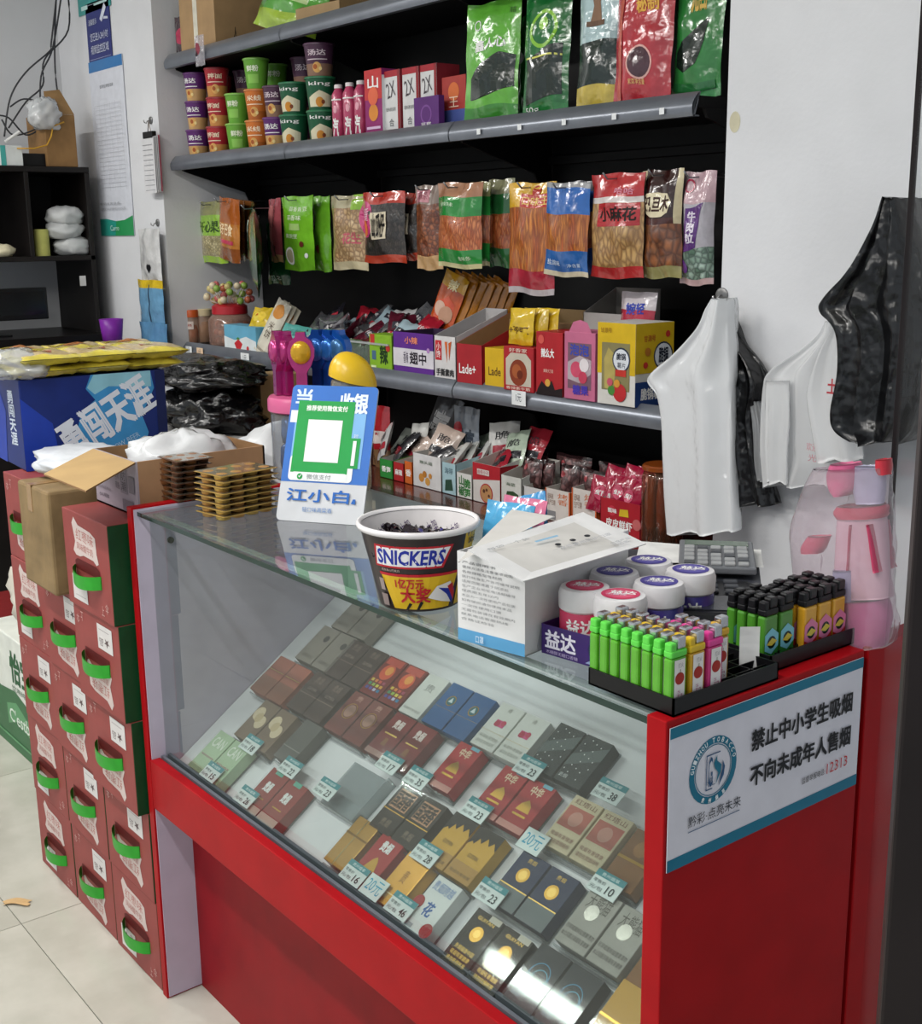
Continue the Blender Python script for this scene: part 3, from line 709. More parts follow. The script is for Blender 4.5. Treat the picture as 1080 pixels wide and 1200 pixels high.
# second row standing behind
for k, (px, c, lvl, w) in enumerate(((253, 'r', 2, 'behind the red stack, large'), (283, 'k', 2, 'behind the light green stack'), (316, 'g', 2, 'behind the orange stack'), (351, 'k', 2, 'high behind the dark green stacks'))):
    nm, bands, lid, word, wc = CUPC[c]
    x = spx(px, Z1+.25, 2.29)
    for j in range(lvl+1):
        cup('noodle_cup', f'{nm} instant noodle cup {w}, {["lowest", "middle", "topmost"][j]}', (x, 2.31, Z1+j*.1002), .034, .046, .094, bands, lid, [('T', .25, .6, .75, .8, word, tw(wc), .01)] if j == 2 else (), .2, 'noodle cups', 'noodle cup')
# ---- pink bottles
m_pink = FILM('#c2486e', .2)
def bottle(x, y, z, col, label, h=.165):
    r = thing('candy_bottle', label, 'bottle', (x, y, z), RNG.uniform(-.3, .3), 'pink bottles on the shelf')
    MB().lathe([(.019, 0), (.022, .004), (.022, h*.82), (.012, h*.93), (.011, h*.95)], 20, FILM(col, .2)).build('body', r, smooth=True, angle=.7)
    MB().lathe([(.013, h*.94), (.013, h), (.011, h*1.01)], 16, CARD('#e6dfe0', .4)).build('cap', r, smooth=True, angle=.7)
    def S(u, v, o):
        a = -math.pi/2+.6+(u-.5)*2.2; return Vector(((.022+o)*math.cos(a), (.022+o)*math.sin(a), v*h*.8))
    decals(r, 'label_print', S, [('T', .3, .1, .7, .5, '汽', tw(W_), .01), ('D', .5, .7, .09, CARD('#e8a8b8')), ('R', .1, .9, .9, .93, tw(W_))], .7, n=6, off=.0006)
for k, px in enumerate((391, 404, 417)):
    bottle(spx(px, Z1+.08, 2.15), 2.17, Z1, '#b83f66', f'pink candy bottle with white lettering, {["nearest the dark green cups", "middle of three", "beside the purple one"][k]}')
bottle(spx(426, Z1+.08, 2.17), 2.2, Z1, '#7a3a8e', 'purple candy bottle behind the pink ones')
# ---- biscuit boxes
def shelfbox(name, label, cat, px0, px1, z, Y, h, d, col, rz=0., group=None, **k):
    x, w = span(px0, px1, z+h*.3, Y)
    return pbox(name, label, cat, (x, Y, z), w, d, h, col, rz, group=group, **k)
shelfbox('biscuit_box', 'tall red and purple biscuit box with torn open top', 'box', 428, 448, Z1, 2.14, .185, .07, '#8e2a6a',
         front=[('R', 0, .55, 1, 1, CARD('#c23a3c')), ('T', .2, .72, .8, .9, '山', tw(W_), .01), ('D', .5, .35, .13, CARD('#d88a3a')), ('D', .5, .6, .14, CARD('#e06a4a')), ('R', .1, .1, .9, .14, tw('#d8b8d8'))],
         side=[('R', 0, .0, 1, .9, CARD('#dfe0e2')), ('T', .2, .62, .8, .8, '2元', tw(K_), .0), ('T', .2, .34, .8, .42, '营养成分表', tw('#4a4a50')), ('T', .3, .12, .7, .26, '回', tw('#4a4a50'))])
for k, (a, b) in enumerate(((451, 469), (472, 491), (493, 512))):
    shelfbox('biscuit_box', f'white biscuit box with red top edge, {["leftmost", "middle", "rightmost"][k]} of three', 'box', a, b, Z1, 2.15+.005*k, .175, .08, '#d8d8d8', group='white biscuit boxes',
             front=[('R', 0, .9, 1, 1, CARD('#a82a34')), ('R', .85, 0, 1, 1, CARD('#8e2a30')), ('T', .15, .58, .7, .82, '2X', tw('#4a4248'), .0, .2), ('T', .12, .36, .72, .42, '配料表说明', tw('#5a5a5e')), ('T', .3, .12, .6, .24, '合', tw('#5a5a5e'))],
             side=[('R', 0, 0, 1, 1, CARD('#8e2a34'))])
shelfbox('biscuit_box', 'low purple biscuit box with arched print in front of white boxes', 'box', 485, 514, Z1, 2.125, .085, .02, '#5a2a72',
         front=[('D', .5, .45, .3, CARD('#7a4a92')), ('D', .5, .45, .24, CARD('#5a2a72')), ('T', .3, .1, .7, .2, '蓝莓', tw(W_))])
shelfbox('biscuit_box', 'small orange red and blue box beside the green seaweed bag', 'box', 518, 546, Z1, 2.17, .135, .06, '#a83a34',
         front=[('R', 0, 0, 1, .35, CARD('#4a5a9c')), ('D', .5, .7, .18, CARD('#d8703a')), ('T', .3, .4, .7, .6, '王', tw('#f2d8c0'))], side=[('R', 0, 0, 1, 1, CARD('#4a2a3a'))])
# ---- seaweed pouches
bw = tw(W_); dg = FILM('#13231a', .2)
def seaweed(px0, px1, label, paint, prints, Y=2.16, h=.3, rz=.12, seed=1, rx=-.06):
    x, w = span(px0, px1, Z1+.1, Y)
    pouch('seaweed_bag', label, 'snack bag', (x, Y, Z1+.002), w, h, .035, paint, prints, rz, rx, 0, 'seaweed bags on the middle shelf', seed, 14, 22)
seaweed(548, 603, 'light green seaweed bag with dark window and white lettering', [(.12, '#3f8a34'), (1, '#63b23c')],
        [('P', [(.12, .2), (.12, .38), (.35, .5), (.7, .56), (.96, .54), (.96, .28), (.5, .22)], dg), ('T', .22, .6, .8, .69, '鑫人心', bw, .008), ('O', .24, .82, .045, .035, bw), ('T', .82, .88, .94, .93, '海苔', tw('#2a4a1c'))], seed=3)
seaweed(614, 662, 'dark green seaweed bag with light green looping ribbon', [(.1, '#2a7a3c'), (1, '#1f6e34')],
        [('O', .5, .68, .15, .12, FILM('#8cc83a')), ('D', .5, .72, .05, FILM('#8cc83a')), ('P', [(.1, .1), (.1, .45), (.5, .52), (.9, .56), (.9, .16)], dg), ('R', .1, .46, .9, .475, FILM('#d8d86a')), ('T', .1, .02, .4, .08, '50g', bw)], seed=4)
seaweed(606, 622, 'green seaweed bag half hidden behind the ribbon bag', '#2f7d3a', [('D', .3, .6, .06, bw)], 2.25, .27, 0, 5)
seaweed(677, 722, 'pale teal seaweed bag with tower picture and gold foot', [(.17, '#c9b24e'), (.55, '#12241c'), (1, '#b4cdd0')],
        [('P', [(.38, .66), (.62, .66), (.58, .8), (.64, .84), (.55, .98), (.45, .98), (.38, .84), (.42, .78)], CARD('#8a6a52')), ('P', [(.05, .54), (.5, .6), (.95, .57), (.95, .52), (.05, .5)], FILM('#b4cdd0')), ('R', .3, .62, .7, .66, CARD('#6a503e'))], seed=6)
seaweed(721, 783, 'red seaweed bag with gold lettering and oval window', '#b5323c',
        [('D', .5, .3, .125, FILM('#e6b0a8')), ('D', .5, .3, .11, FILM('#4a2a34')), ('T', .42, .66, .78, .77, '秘制', tw('#e6b04a'), .005, .1), ('R', .1, 0, .18, 1, FILM('#c85a48')), ('T', .32, .14, .6, .18, '紫菜净含量', tw('#e6c07a')), ('D', .7, .88, .035, tw('#e6b04a'), .5)], seed=7)
seaweed(786, 846, 'green seaweed bag with leaf-shaped window beside the pier', [(.1, '#3a8a4c'), (1, '#2f7f3a')],
        [('P', [(.12, .24), (.3, .2), (.55, .26), (.72, .4), (.78, .56), (.5, .5), (.25, .42), (.14, .34)], dg), ('O', .22, .9, .05, .042, bw), ('T', .42, .62, .72, .84, '元苔', tw('#d8b45a'), .006), ('R', .1, .06, .9, .12, FILM('#27703a'))], 2.2, .3, 0, 8)
# ---- top shelf
x, w = span(214, 254, Z0+.02, 2.14)
r = pbox('cardboard_box', 'kraft cardboard box with clear tape on the top shelf', 'box', (x, 2.135, Z0), w, .22, .2, '#b08f66', 0,
         front=[('R', .4, 0, .52, 1, M('#e0dccb', .15))], side=[('T', .3, .1, .42, .35, '人', tw('#2a241c'))])
x, w = span(300, 352, Z0+.03, 2.15)
pouch('snack_bag', 'green snack bag lying on the top shelf', 'snack bag', (x, 2.17, Z0), w*1.2, .2, .08, [(.3, '#a8c83a'), (1, '#58a83a')], [('R', .2, .45, .8, .55, FILM('#c8e0a0'))], .1, -.35, .25, None, 11)
pbox('cardboard_flap_box', 'torn kraft carton leaning on the top shelf edge', 'box', (spx(385, Z0, 2.2), 2.16, Z0), .22, .2, .06, '#a88a60', .1, flaps=(.05, .12))
pouch('snack_bag', 'crinkled clear bag of pink sweets hanging off the top shelf', 'snack bag', (spx(238, Z0, 2.1), 2.085, Z0-.065), .06, .1, .018, lambda u, v: clear('bagfilm', '#e8e4ea', .25, .1, .4), [('D', .5, .55, .2, CARD('#8e3a4a')), ('D', .4, .4, .1, CARD('#3a2a30'))], 0, 0, 0, None, 12)
pouch('snack_bag', 'dark wrapped sweets bag at top left wall of the niche', 'snack bag', (spx(208, Z0+.1, 2.14), 2.16, Z0), .09, .14, .03, '#4a3a40', [('D', .5, .5, .2, CARD('#b83a5a'))], .2, 0, 0, None, 13)

# ================================================================== hanging snack bags
def hung(px0, px1, py0, py1, label, paint, prints=(), Y=2.2, t=.04, rz=0., ry=0., seed=0, hook=True, name='snack_bag', nw=14):
    a = onY((px0+px1)/2, py0, Y); b = onY((px0+px1)/2, py1, Y)
    wa = onY(px1, (py0+py1)/2, Y).x-onY(px0, (py0+py1)/2, Y).x
    h = a.z-b.z
    ww = wa*math.cos(.907)/max(.12, math.cos(.907-rz))
    r = pouch(name, label, 'snack bag', (a.x, Y, b.z), ww, h, t, paint, prints, rz, 0, ry, 'snack bags hanging on pegs', seed, nw, 18)
    if hook:
        zt = a.z-.012
        q = thing('peg_hook', 'thin steel peg holding the '+label.split(' hanging')[0].split(',')[0], 'hook', (a.x, Y, zt), 0, 'steel peg hooks')
        pth = [(0, YBK-.05-Y, .004), (0, .0, 0), (0, -.035, -.002), (0, -.05, .012)]
        MB().tube(pth, .0022, 6, M('#9a9ca0', .3, .8)).build('wire', q, smooth=True)
    return r
almond = cells('almonds', '#7a4222', '#a8683c', '#3a1c0e', 55, (1, 1, .7)); nutm = cells('peanuts', '#b89468', '#d0b48a', '#6a4a2c', 60)
strip = cells('spicy_strips', '#b8581c', '#d88a3c', '#6a2a0a', 130, (1, 1, .1)); strip2 = cells('spicy_threads', '#c0602c', '#d98a55', '#7a2f10', 160, (1, 1, .25))
seeds = cells('melon_seeds', '#1a1614', '#4a403a', '#080606', 110, (1, 1, .6)); twist = cells('dough_twists', '#b0844c', '#d2aa6c', '#6a4420', 75, (1, 1, .45))
bean = cells('beef_cubes', '#5a7a66', '#b8d0c2', '#2a3a34', 70); pist = cells('pistachios', '#a89a6a', '#cfc49a', '#5a5030', 90)
hung(232, 262, 236, 308, 'pistachio bag with light green label hanging by the left wall', [(.1, FILM('#9ac23a')), (.42, pist), (.78, FILM('#8cb83c')), (1, FILM('#8a8a5a'))], [('T', .12, .5, .88, .68, '开心果', tw('#2e4a1c'), .005)], 2.22, seed=21)
for k in range(4):
    hung(252+k*7, 278+k*7, 232+k*1, 306-k*2, f'orange-brown snack bag hanging at a slant, {["front", "second", "third", "rear"][k]} of four', [(.2, '#8a4a1c'), (.6, '#b8742c'), (1, '#a85a24')] if k == 0 else [(.5, '#5a3218'), (1, '#7a4a22')],
         [('T', .2, .42, .8, .6, '好巴食', tw('#f2d8b0'), .005), ('R', .2, .28, .8, .34, FILM('#c83a5a'))] if k == 0 else (), 2.19+.035*k, .025, -.1, .1, 22+k, k == 0)
hung(282, 312, 240, 332, 'dark green pouch hanging edge-on', [(1, '#14582c')], [('T', .15, .1, .4, .8, '瓜子', tw('#d8e8d8'), .005)], 2.16, .05, -.5, .1, 26)
hung(313, 329, 233, 307, 'pink striped bag hanging between the green pouches', [(.1, '#c8a070'), (1, '#a8525a')], [('R', .3, .1, .6, .9, FILM('#c87a7a'))], 2.21, .03, -.3, 0, 27, False)
hung(312, 336, 262, 333, 'dark green pouch hanging behind the pink striped bag', '#12502a', [('T', .2, .04, .7, .14, '瓜子', tw('#c8d8c8'))], 2.27, .04, .2, 0, 28, False)
hung(330, 367, 230, 317, 'bright lime green snack bag with white script, front one', '#74b82c', [('T', .3, .8, .85, .86, '蒜香青豆', tw('#eef6dc')), ('T', .25, .68, .7, .75, '蒜香味', tw('#eef6dc')), ('T', .2, .44, .6, .5, '青豌豆', tw('#eef6dc')), ('R', .35, .55, .65, .64, FILM('#a8cc7a')),
     ('D', .3, .2, .12, tw(W_)), ('D', .3, .2, .09, CARD('#b8b090')), ('D', .72, .36, .04, CARD('#6a2a1c')), ('D', .8, .2, .035, tw(W_))], 2.17, .035, 0, 0, 29)
hung(366, 387, 230, 318, 'bright lime green snack bag, the one behind', '#68a82a', [('D', .4, .3, .06, CARD('#6a2a1c'))], 2.215, .035, 0, 0, 30, False)
hung(387, 428, 229, 316, 'cream peanut bag with red lettering hanging in the middle', [(.12, '#c8bc9a'), (.82, nutm), (1, '#b0a888')], [('T', .5, .35, .9, .5, '花生', tw('#c05a6a'), .005), ('R', .7, .8, 1, 1, FILM('#8cb83a'))], 2.2, .045, 0, 0, 31)
hung(424, 474, 225, 308, 'red and black melon seed bag with pink roundel', [(.1, '#b5402a'), (.62, seeds), (.85, seeds), (1, '#b8392c')],
     [('D', .12, .62, .26, FILM('#c8407a')), ('D', .12, .5, .12, CARD('#d8703a')), ('T', .0, .6, .26, .78, '净重', tw('#f0c8d8')), ('R', .32, .34, .68, .72, CARD('#d8cdb4')), ('T', .36, .37, .64, .7, '山瓜仔', tw('#1a1412'), .005, 0.)], 2.18, .045, 0, 0, 32)
hung(470, 492, 226, 305, 'melon seed bag with cream label, the one behind', [(.1, '#b5402a'), (.85, seeds), (1, '#9a3428')], [('R', .25, .4, .65, .7, CARD('#d8cdb4')), ('T', .3, .42, .6, .68, '仔', tw('#1a1412'))], 2.22, .045, 0, 0, 33, False)
hung(488, 517, 217, 316, 'brown snack bag with pink header tag', [(.14, '#c8a070'), (.8, cells('chips', '#7a3a1c', '#a8623a', '#3a180a', 70)), (1, '#8a7a70')], [('R', .05, .8, .6, .96, FILM('#c88a94')), ('T', .1, .83, .55, .93, '麻辣条', tw('#7a2a3a'))], 2.2, .04, 0, 0, 34)
gt_ = FILM('#2a8a3c')
hung(511, 562, 214, 314, 'orange snack bag with green band, front of three', [(.08, FILM('#c8c090')), (.24, gt_), (.62, strip2), (.84, gt_), (1, FILM('#a8785a'))], [('T', .55, .1, .85, .15, '鱼味条', tw('#d8e8c8')), ('T', .1, .72, .5, .77, '香辣味', tw('#d0e8c8'))], 2.15, .05, 0, .03, 35)
hung(550, 574, 213, 312, 'orange snack bag with green band, second of three', [(.08, FILM('#c8c090')), (.26, gt_), (.62, strip2), (.84, gt_), (1, FILM('#9a9a6a'))], (), 2.19, .05, 0, .03, 36, False)
hung(572, 602, 210, 313, 'orange snack bag with green band, last of three', [(.2, FILM('#2a6a38')), (.6, strip2), (.84, FILM('#2a6a38')), (1, FILM('#8a8a6a'))], (), 2.24, .05, 0, 0, 37, False)
hung(596, 650, 214, 345, 'orange strip bag with yellow top and red foot', [(.06, FILM('#b8b0b4')), (.2, FILM('#a8283a')), (.75, strip), (1, FILM('#d8a82c'))], [('R', .3, .78, .95, .9, FILM('#b8382c')), ('T', .35, .8, .9, .88, '口味王', tw('#f2d87a')), ('D', .62, .93, .05, FILM('#b8382c'))], 2.17, .04, 0, .02, 38)
hung(638, 690, 214, 324, 'orange strip bag with blue top and blue foot, front one', [(.06, FILM('#cfc4a8')), (.26, FILM('#2a62a8')), (.66, strip), (.92, FILM('#2a66b4')), (1, FILM('#9a9a9c'))], [('T', .1, .12, .45, .18, '盐焗味', tw('#d8e4f0')), ('T', .6, .1, .85, .14, '净含量', tw('#c8d8ec'))], 2.15, .04, 0, .04, 39)
hung(668, 696, 212, 321, 'orange strip bag with blue top, the one behind', [(.26, FILM('#1f4a8a')), (.68, strip), (.9, FILM('#1f4a8a')), (1, FILM('#5a5a60'))], (), 2.2, .04, 0, 0, 40, False)
hung(692, 756, 203, 326, 'red-topped bag of fried dough twists with red label', [(.12, FILM('#b02a2c')), (.56, twist), (.74, twist), (.775, FILM('#d8d0cc')), (1, FILM('#b52a2e'))],
     [('R', .25, .50, .95, .72, FILM('#b52c30')), ('T', .3, .55, .9, .68, '小麻花', tw('#1a1210'), .006), ('T', .55, .8, .85, .86, '哈哈', tw('#e8a0b8'))], 2.16, .05, 0, 0, 41)
hung(754, 800, 199, 326, 'brown-topped almond bag with cream lettering', [(.1, FILM('#9a9460')), (.52, almond), (.56, FILM('#4a2420')), (1, FILM('#331614'))],
     [('P', [(.2, .6), (.35, .57), (.65, .57), (.8, .6), (.85, .7), (.75, .78), (.5, .8), (.22, .78), (.15, .7)], FILM('#e2d6b4')), ('T', .22, .62, .8, .76, '巴旦木', tw('#3a1a14'), .006), ('R', 0, .6, .1, 1, FILM('#d8cba4')), ('R', .9, .5, 1, 1, FILM('#d8cba4'))], 2.18, .05, 0, 0, 42)
hung(800, 838, 201, 334, 'pale beef cube bag with purple label beside the pier', [(.08, FILM('#c8a8a8')), (.36, bean), (.72, M('#b8b4bc', .2, 0, .1, 40, .4, 25, .5)), (1, FILM('#c8a8b0'))],
     [('P', [(.15, .28), (.62, .34), (.82, .72), (.3, .68)], FILM('#5a2a7a')), ('T', .36, .38, .6, .66, '牛\n肉\n粒', tw('#e8e0ee'), .004), ('O', .35, .88, .06, .045, FILM('#a8284a')), ('D', .2, .16, .06, FILM('#6a3a8a'))], 2.2, .045, 0, 0, 43)
# ================================================================== lower shelf goods
F2 = 2.135
def hz(px, py, Y, z): return onY(px, py, Y).z-z
def sb(name, label, px0, px1, pyt, z, Y, d, col, rz=0., cat='box', group=None, **k):
    h = hz(px0, pyt, Y, z); x, w = span(px0, px1, z+h*.4, Y)
    if k.get('flaps'): k['flaps'] = (h*k['flaps'][0], h*k['flaps'][1])
    return pbox(name, label, cat, (x, Y, z), w, d, h, col, rz, group=group, **k)
def sachet(label, loc, w, h, cols, rz=0., rx=0., ry=0., group=None, seed=0, prints=(), t=.012, mf=FILM, name='snack_sachet'):
    return pouch(name, label, 'sachet', loc, w, h, t, cols, prints, rz, rx, ry, group, seed, 8, 10, mf)
# jars at the far left
r = thing('lollipop_jar', 'clear jar of lollipops with red lid on the lower shelf', 'jar', (spx(264, Z2+.1, 2.18), 2.2, Z2))
MB().lathe([(.075, 0), (.082, .01), (.082, .1), (.06, .125)], 28, clear('jar', '#c8a090', .35, .08)).build('jar', r, smooth=True)
MB().lathe([(.062, .12), (.066, .122), (.066, .15), (.05, .16)], 28, CARD('#b3222c', .3)).build('lid', r, smooth=True, angle=.6)
swm = [CARD(c, .3) for c in ('#b86a4a', '#8a4a5a', '#c8a07a', '#7a3a2c')]
for k in range(26):
    a = k*2.4; rr = .06*math.sqrt((k % 13+.5)/13)
    MB().lathe([(0, -.014), (.011, -.009), (.014, 0), (.011, .009), (0, .014)], 8, swm[k % 4], (rr*math.cos(a), rr*math.sin(a), .022+.03*(k//9)), False).build('sweet', r, smooth=True)
lol = [CARD(c, .3) for c in ('#c8b87a', '#8aa84a', '#c86a6a', '#d8c8a8', '#a8583a')]
for k in range(34):
    a = k*2.4; rr = .06*math.sqrt(k/34); dx, dy = rr*math.cos(a), rr*math.sin(a); hh = .19+.03*math.sin(k*1.7)
    p = MB(); p.tube([(dx*.6, dy*.6, .155), (dx*1.5, dy*1.5, hh)], .0016, 5, CARD('#e6dccb')); p.lathe([(0, -.014), (.011, -.009), (.014, 0), (.011, .009), (0, .014)], 8, lol[k % 5], (dx*1.5, dy*1.5, hh+.008), False)
    p.build('lollipop', r, smooth=True)
r = thing('snack_canister', 'slim clear canister of orange sweets at the left wall', 'jar', (spx(222, Z2+.05, 2.15), 2.16, Z2))
MB().lathe([(.026, 0), (.028, .004), (.028, .1), (.024, .112)], 20, clear('jar2', '#d8b8a0', .3, .08)).build('jar', r, smooth=True)
MB().lathe([(.024, .002, CARD('#d87a3a')), (.025, .05), (.02, .07)], 16, CARD('#c86a34')).build('sweets', r, smooth=True)
MB().lathe([(.029, .1), (.029, .125), (.027, .128)], 20, CARD('#d0602c', .4)).build('lid', r, smooth=True, angle=.6)
decals(r, 'label_print', lambda u, v, o: Vector(((.0285+o)*math.cos(-1+(u-.5)*2), (.0285+o)*math.sin(-1+(u-.5)*2), .03+.06*v)), [('R', .1, .4, .9, .9, CARD('#e8d8d0')), ('T', .2, .55, .8, .75, '山楂', tw('#a8382c'))], 1., n=6)
r = thing('snack_canister', 'clear canister of pale candy behind the orange one', 'jar', (spx(236, Z2+.05, 2.2), 2.21, Z2))
MB().lathe([(.03, 0), (.033, .004), (.033, .1), (.028, .115)], 20, clear('jar2', '#d8b8a0', .3, .08)).build('jar', r, smooth=True)
MB().lathe([(.029, .002), (.03, .06), (.02, .08)], 16, CARD('#c8a884')).build('sweets', r, smooth=True)
MB().lathe([(.034, .103), (.034, .126), (.03, .13)], 20, CARD('#d8c8a0', .4)).build('lid', r, smooth=True, angle=.6)
# strawberry box
sb('candy_box', 'light blue and white candy box with strawberry', 263, 300, 380, Z2, 2.12, .07, '#6aaecc', 0, front=[('P', [(0, 0), (1, 0), (1, .45), (.7, .6), (.35, .42), (0, .55)], CARD('#dfe6e8')), ('P', [(.38, .08), (.52, .1), (.58, .3), (.45, .48), (.32, .3)], CARD('#c83038')), ('D', .74, .14, .1, CARD('#c83a40')), ('P', [(.38, .46), (.52, .46), (.45, .56)], CARD('#4a8a3a'))])
r = sachet('yellow duck-printed sachet on top of the strawberry box', (spx(302, Z2+.13, 2.15), 2.15, Z2+.085), .09, .08, [(1, '#d8b82c')], .3, -.5, 0, None, 51, [('D', .35, .5, .22, CARD('#e8d04a')), ('D', .65, .5, .22, CARD('#e8c83a')), ('D', .35, .6, .07, CARD('#c8641c'))], .03)
for k in range(3):
    sachet(f'cream and orange long sachet leaning in a fan, {["front", "middle", "rear"][k]} one', (spx(303+k*7, Z2+.06, 2.12+.02*k), 2.12+.02*k, Z2+.002), .075, .205-.01*k, [(.7, '#dcd6c4'), (1, '#d8d0bc')], .15, -.3, .42, 'cream sachets', 52+k,
           [('D', .5, .8, .13, CARD('#d08a3a')), ('T', .3, .3, .7, .6, '米\n饼', tw('#5a4a3a')), ('R', .1, .05, .9, .1, FILM('#a8a090'))], .014)
sachet('teal and white sachet drooping beside the cream ones', (spx(335, Z2+.07, 2.1), 2.11, Z2+.03), .13, .09, [(.35, '#cfe0dc'), (1, '#5fb0a8')], .2, -.5, .1, None, 56, [('T', .2, .5, .8, .8, '海盐', tw('#3a7a7a'))], .03)
# clear tray with pile of sachets
tr = thing('clear_tray', 'long clear plastic tray of snack sachets on the lower shelf', 'tray', (0, 0, 0))
xa, xb = spx(352, Z2+.05, 2.13), spx(458, Z2+.05, 2.13)
mt = clear('tray_plastic', '#d4dcd8', .10, .08)
MB().box(xa, 2.125, Z2, xb, 2.128, Z2+.082, mt).build('front', tr); MB().box(xa, 2.36, Z2, xb, 2.363, Z2+.082, mt).build('back', tr)
MB().box(xa, 2.128, Z2, xa+.003, 2.36, Z2+.082, mt).build('left_side', tr); MB().box(xb-.003, 2.128, Z2, xb, 2.36, Z2+.082, mt).build('right_side', tr)
MB().box(xa-.006, 2.115, Z2+.078, xb+.006, 2.128, Z2+.084, clear('tray_rim', '#d8dcdc', .5, .08)).build('rim', tr)
sil = FOIL('#9a9ca4', .25); pal = [('silver', '#c4c6cc'), ('black', '#26242c'), ('red', '#a82032'), ('pale blue', '#b4ccd6'), ('maroon', '#5a1c2c'), ('white', '#d4d4d4')]
R2 = random.Random(5)
for k in range(26):
    nm, c = pal[[0, 1, 4, 0, 3, 2, 0, 5, 0, 4][k % 10]]
    fx = k/25
    x = xa+.03+(xb-xa-.06)*fx+R2.uniform(-.02, .02); lay = k % 3; lay0 = k//3
    sachet(f'{nm} foil sachet in the clear tray, {("leftmost", "second", "third", "fourth", "fifth", "sixth", "seventh", "eighth", "last")[lay0]} of the {["front", "middle", "back"][lay]} layer', (x, 2.17+.06*lay+R2.uniform(-.01, .01), Z2+.055+.02*lay+R2.uniform(0, .02)), .085, .11, c, R2.uniform(-.9, .9), R2.uniform(-1.25, -.75), R2.uniform(-.6, .6), 'foil sachets in the tray', 60+k,
           [('R', .15, .35, .85, .6, FILM('#c83a4a' if k % 2 else '#3a3a44')), ('T', .25, .4, .75, .55, '梅', tw('#e8e4e4'))], .022, FOIL if nm == 'silver' else FILM)
for k in range(10):
    x = xa+.03+(xb-xa-.06)*k/9
    sachet(f'{"brown" if k > 6 else "olive green"} packet inside the clear tray, {["first", "second", "third", "fourth", "fifth", "sixth", "seventh", "eighth", "ninth", "tenth"][k]} from the left', (x, 2.16, Z2+.006), .085, .075, '#8a5c2c' if k > 6 else '#4a6a3a', R2.uniform(-.3, .3), -.2, 0, 'packets inside the clear tray', 90+k, (), .03)
# orange sachets standing
for k in range(7):
    x = spx(516+k*5, Z2+.2, 2.3)
    sachet(f'yellow-orange spicy sachet standing in a row, {["front", "second", "third", "fourth", "fifth", "sixth", "last"][k]}', (x-.06, 2.315+.016*k, Z2+.065), .105, .235-.004*k, [(.15, '#d89a24'), (.75, '#c8541e'), (1, '#d8a02a')] if k == 0 else [(.15, '#d89a24'), (1, '#c07a1c')], .15, -.12, .38, 'orange sachets in a row', 110+k,
           [('P', [(.15, .35), (.5, .25), (.85, .4), (.8, .62), (.5, .7), (.2, .6)], FILM('#d8522c')), ('D', .3, .5, .1, CARD('#d8b4a0')), ('D', .6, .45, .12, CARD('#c89a80')), ('T', .3, .78, .7, .92, '辣', tw('#fff0c0'), .01)] if k == 0 else (), .016)
x, w = span(492, 560, Z2, 2.31)
pbox('display_box', 'brown display box under the orange sachets', 'box', (x, 2.31, Z2), w, .15, .085, '#6a4a34', 0, flaps=(.084, .084))
sb('snack_box', 'green snack box with the character for spicy', 433, 459, 391, Z2, 2.12, .06, '#86b42c', 0, front=[('T', .48, .2, .82, .72, '辣', tw('#1c3a14'), .008), ('R', .05, .7, .25, 1, CARD('#b8322c')), ('R', .12, .3, .3, .55, CARD('#4a6a8a')), ('R', .08, .06, .3, .14, CARD('#d8e8b0')), ('D', .85, .65, .1, CARD('#b8322c'))], side=[('R', 0, 0, 1, 1, CARD('#6a9424'))])
sb('snack_box', 'purple and white snack box of wing snacks', 461, 508, 388, Z2, 2.12, .15, '#5e2a8c', 0, front=[('R', 0, .2, 1, .62, CARD('#d8d4dc')), ('T', .42, .27, .82, .55, '翅中', tw('#1c1420'), .008), ('T', .26, .27, .38, .55, '香辣', tw('#3a2a48')), ('T', .3, .74, .62, .9, '小辣', tw('#e88a6a'), .01), ('D', .88, .62, .06, CARD('#b88ac8'))],
   side=[('R', 0, .62, 1, 1, CARD('#4a2072')), ('R', 0, .2, 1, .62, CARD('#a8a0b4')), ], flaps=(1., 1.), inner='#3a2a44')
sb('snack_box', 'white snack box with two carrots printed', 509, 534, 393, Z2, 2.115, .19, '#d4d2d2', 0, front=[('R', .05, .45, .35, .9, CARD('#c02c34')), ('T', .1, .5, .3, .85, '小\n馋', tw(W_)), ('P', [(.5, .88), (.62, .88), (.6, .4)], CARD('#d86a2c')), ('P', [(.68, .85), (.82, .9), (.7, .45)], CARD('#c85a24')), ('T', .1, .1, .9, .26, '手撕素肉', tw('#2a2a2c'), .006)], flaps=(1., 1.55), inner='#b8b4b4')
sb('snack_box', 'red snack box with sloping open top and white script', 535, 565, 402, Z2, 2.11, .2, '#a8232c', 0, front=[('T', .1, .25, .75, .5, 'Lade+', tw(W_), .012)], flaps=(1., 1.7), inner='#a88058')
sb('snack_box', 'yellow snack box peeking between the red ones', 568, 590, 407, Z2, 2.112, .15, '#d8b020', 0, front=[('T', .2, .3, .85, .52, 'Lade', tw('#5a3a14'), .012)])
sb('snack_box', 'red snack box with round dish picture', 590, 625, 405, Z2, 2.105, .1, '#ae232c', 0, front=[('P', [(.08, .12), (.92, .12), (.92, .72), (.75, .86), (.25, .86), (.08, .72)], CARD('#c8c0b0')), ('D', .5, .42, .3, CARD('#8a3a20')), ('D', .45, .45, .16, CARD('#a85a30')), ('D', .56, .38, .1, CARD('#6a2814')), ('T', .2, .88, .8, .97, '好香家', tw('#f2e0d0')), ('T', .1, .03, .9, .1, '香辣素牛筋', tw('#f2e0d0'))])
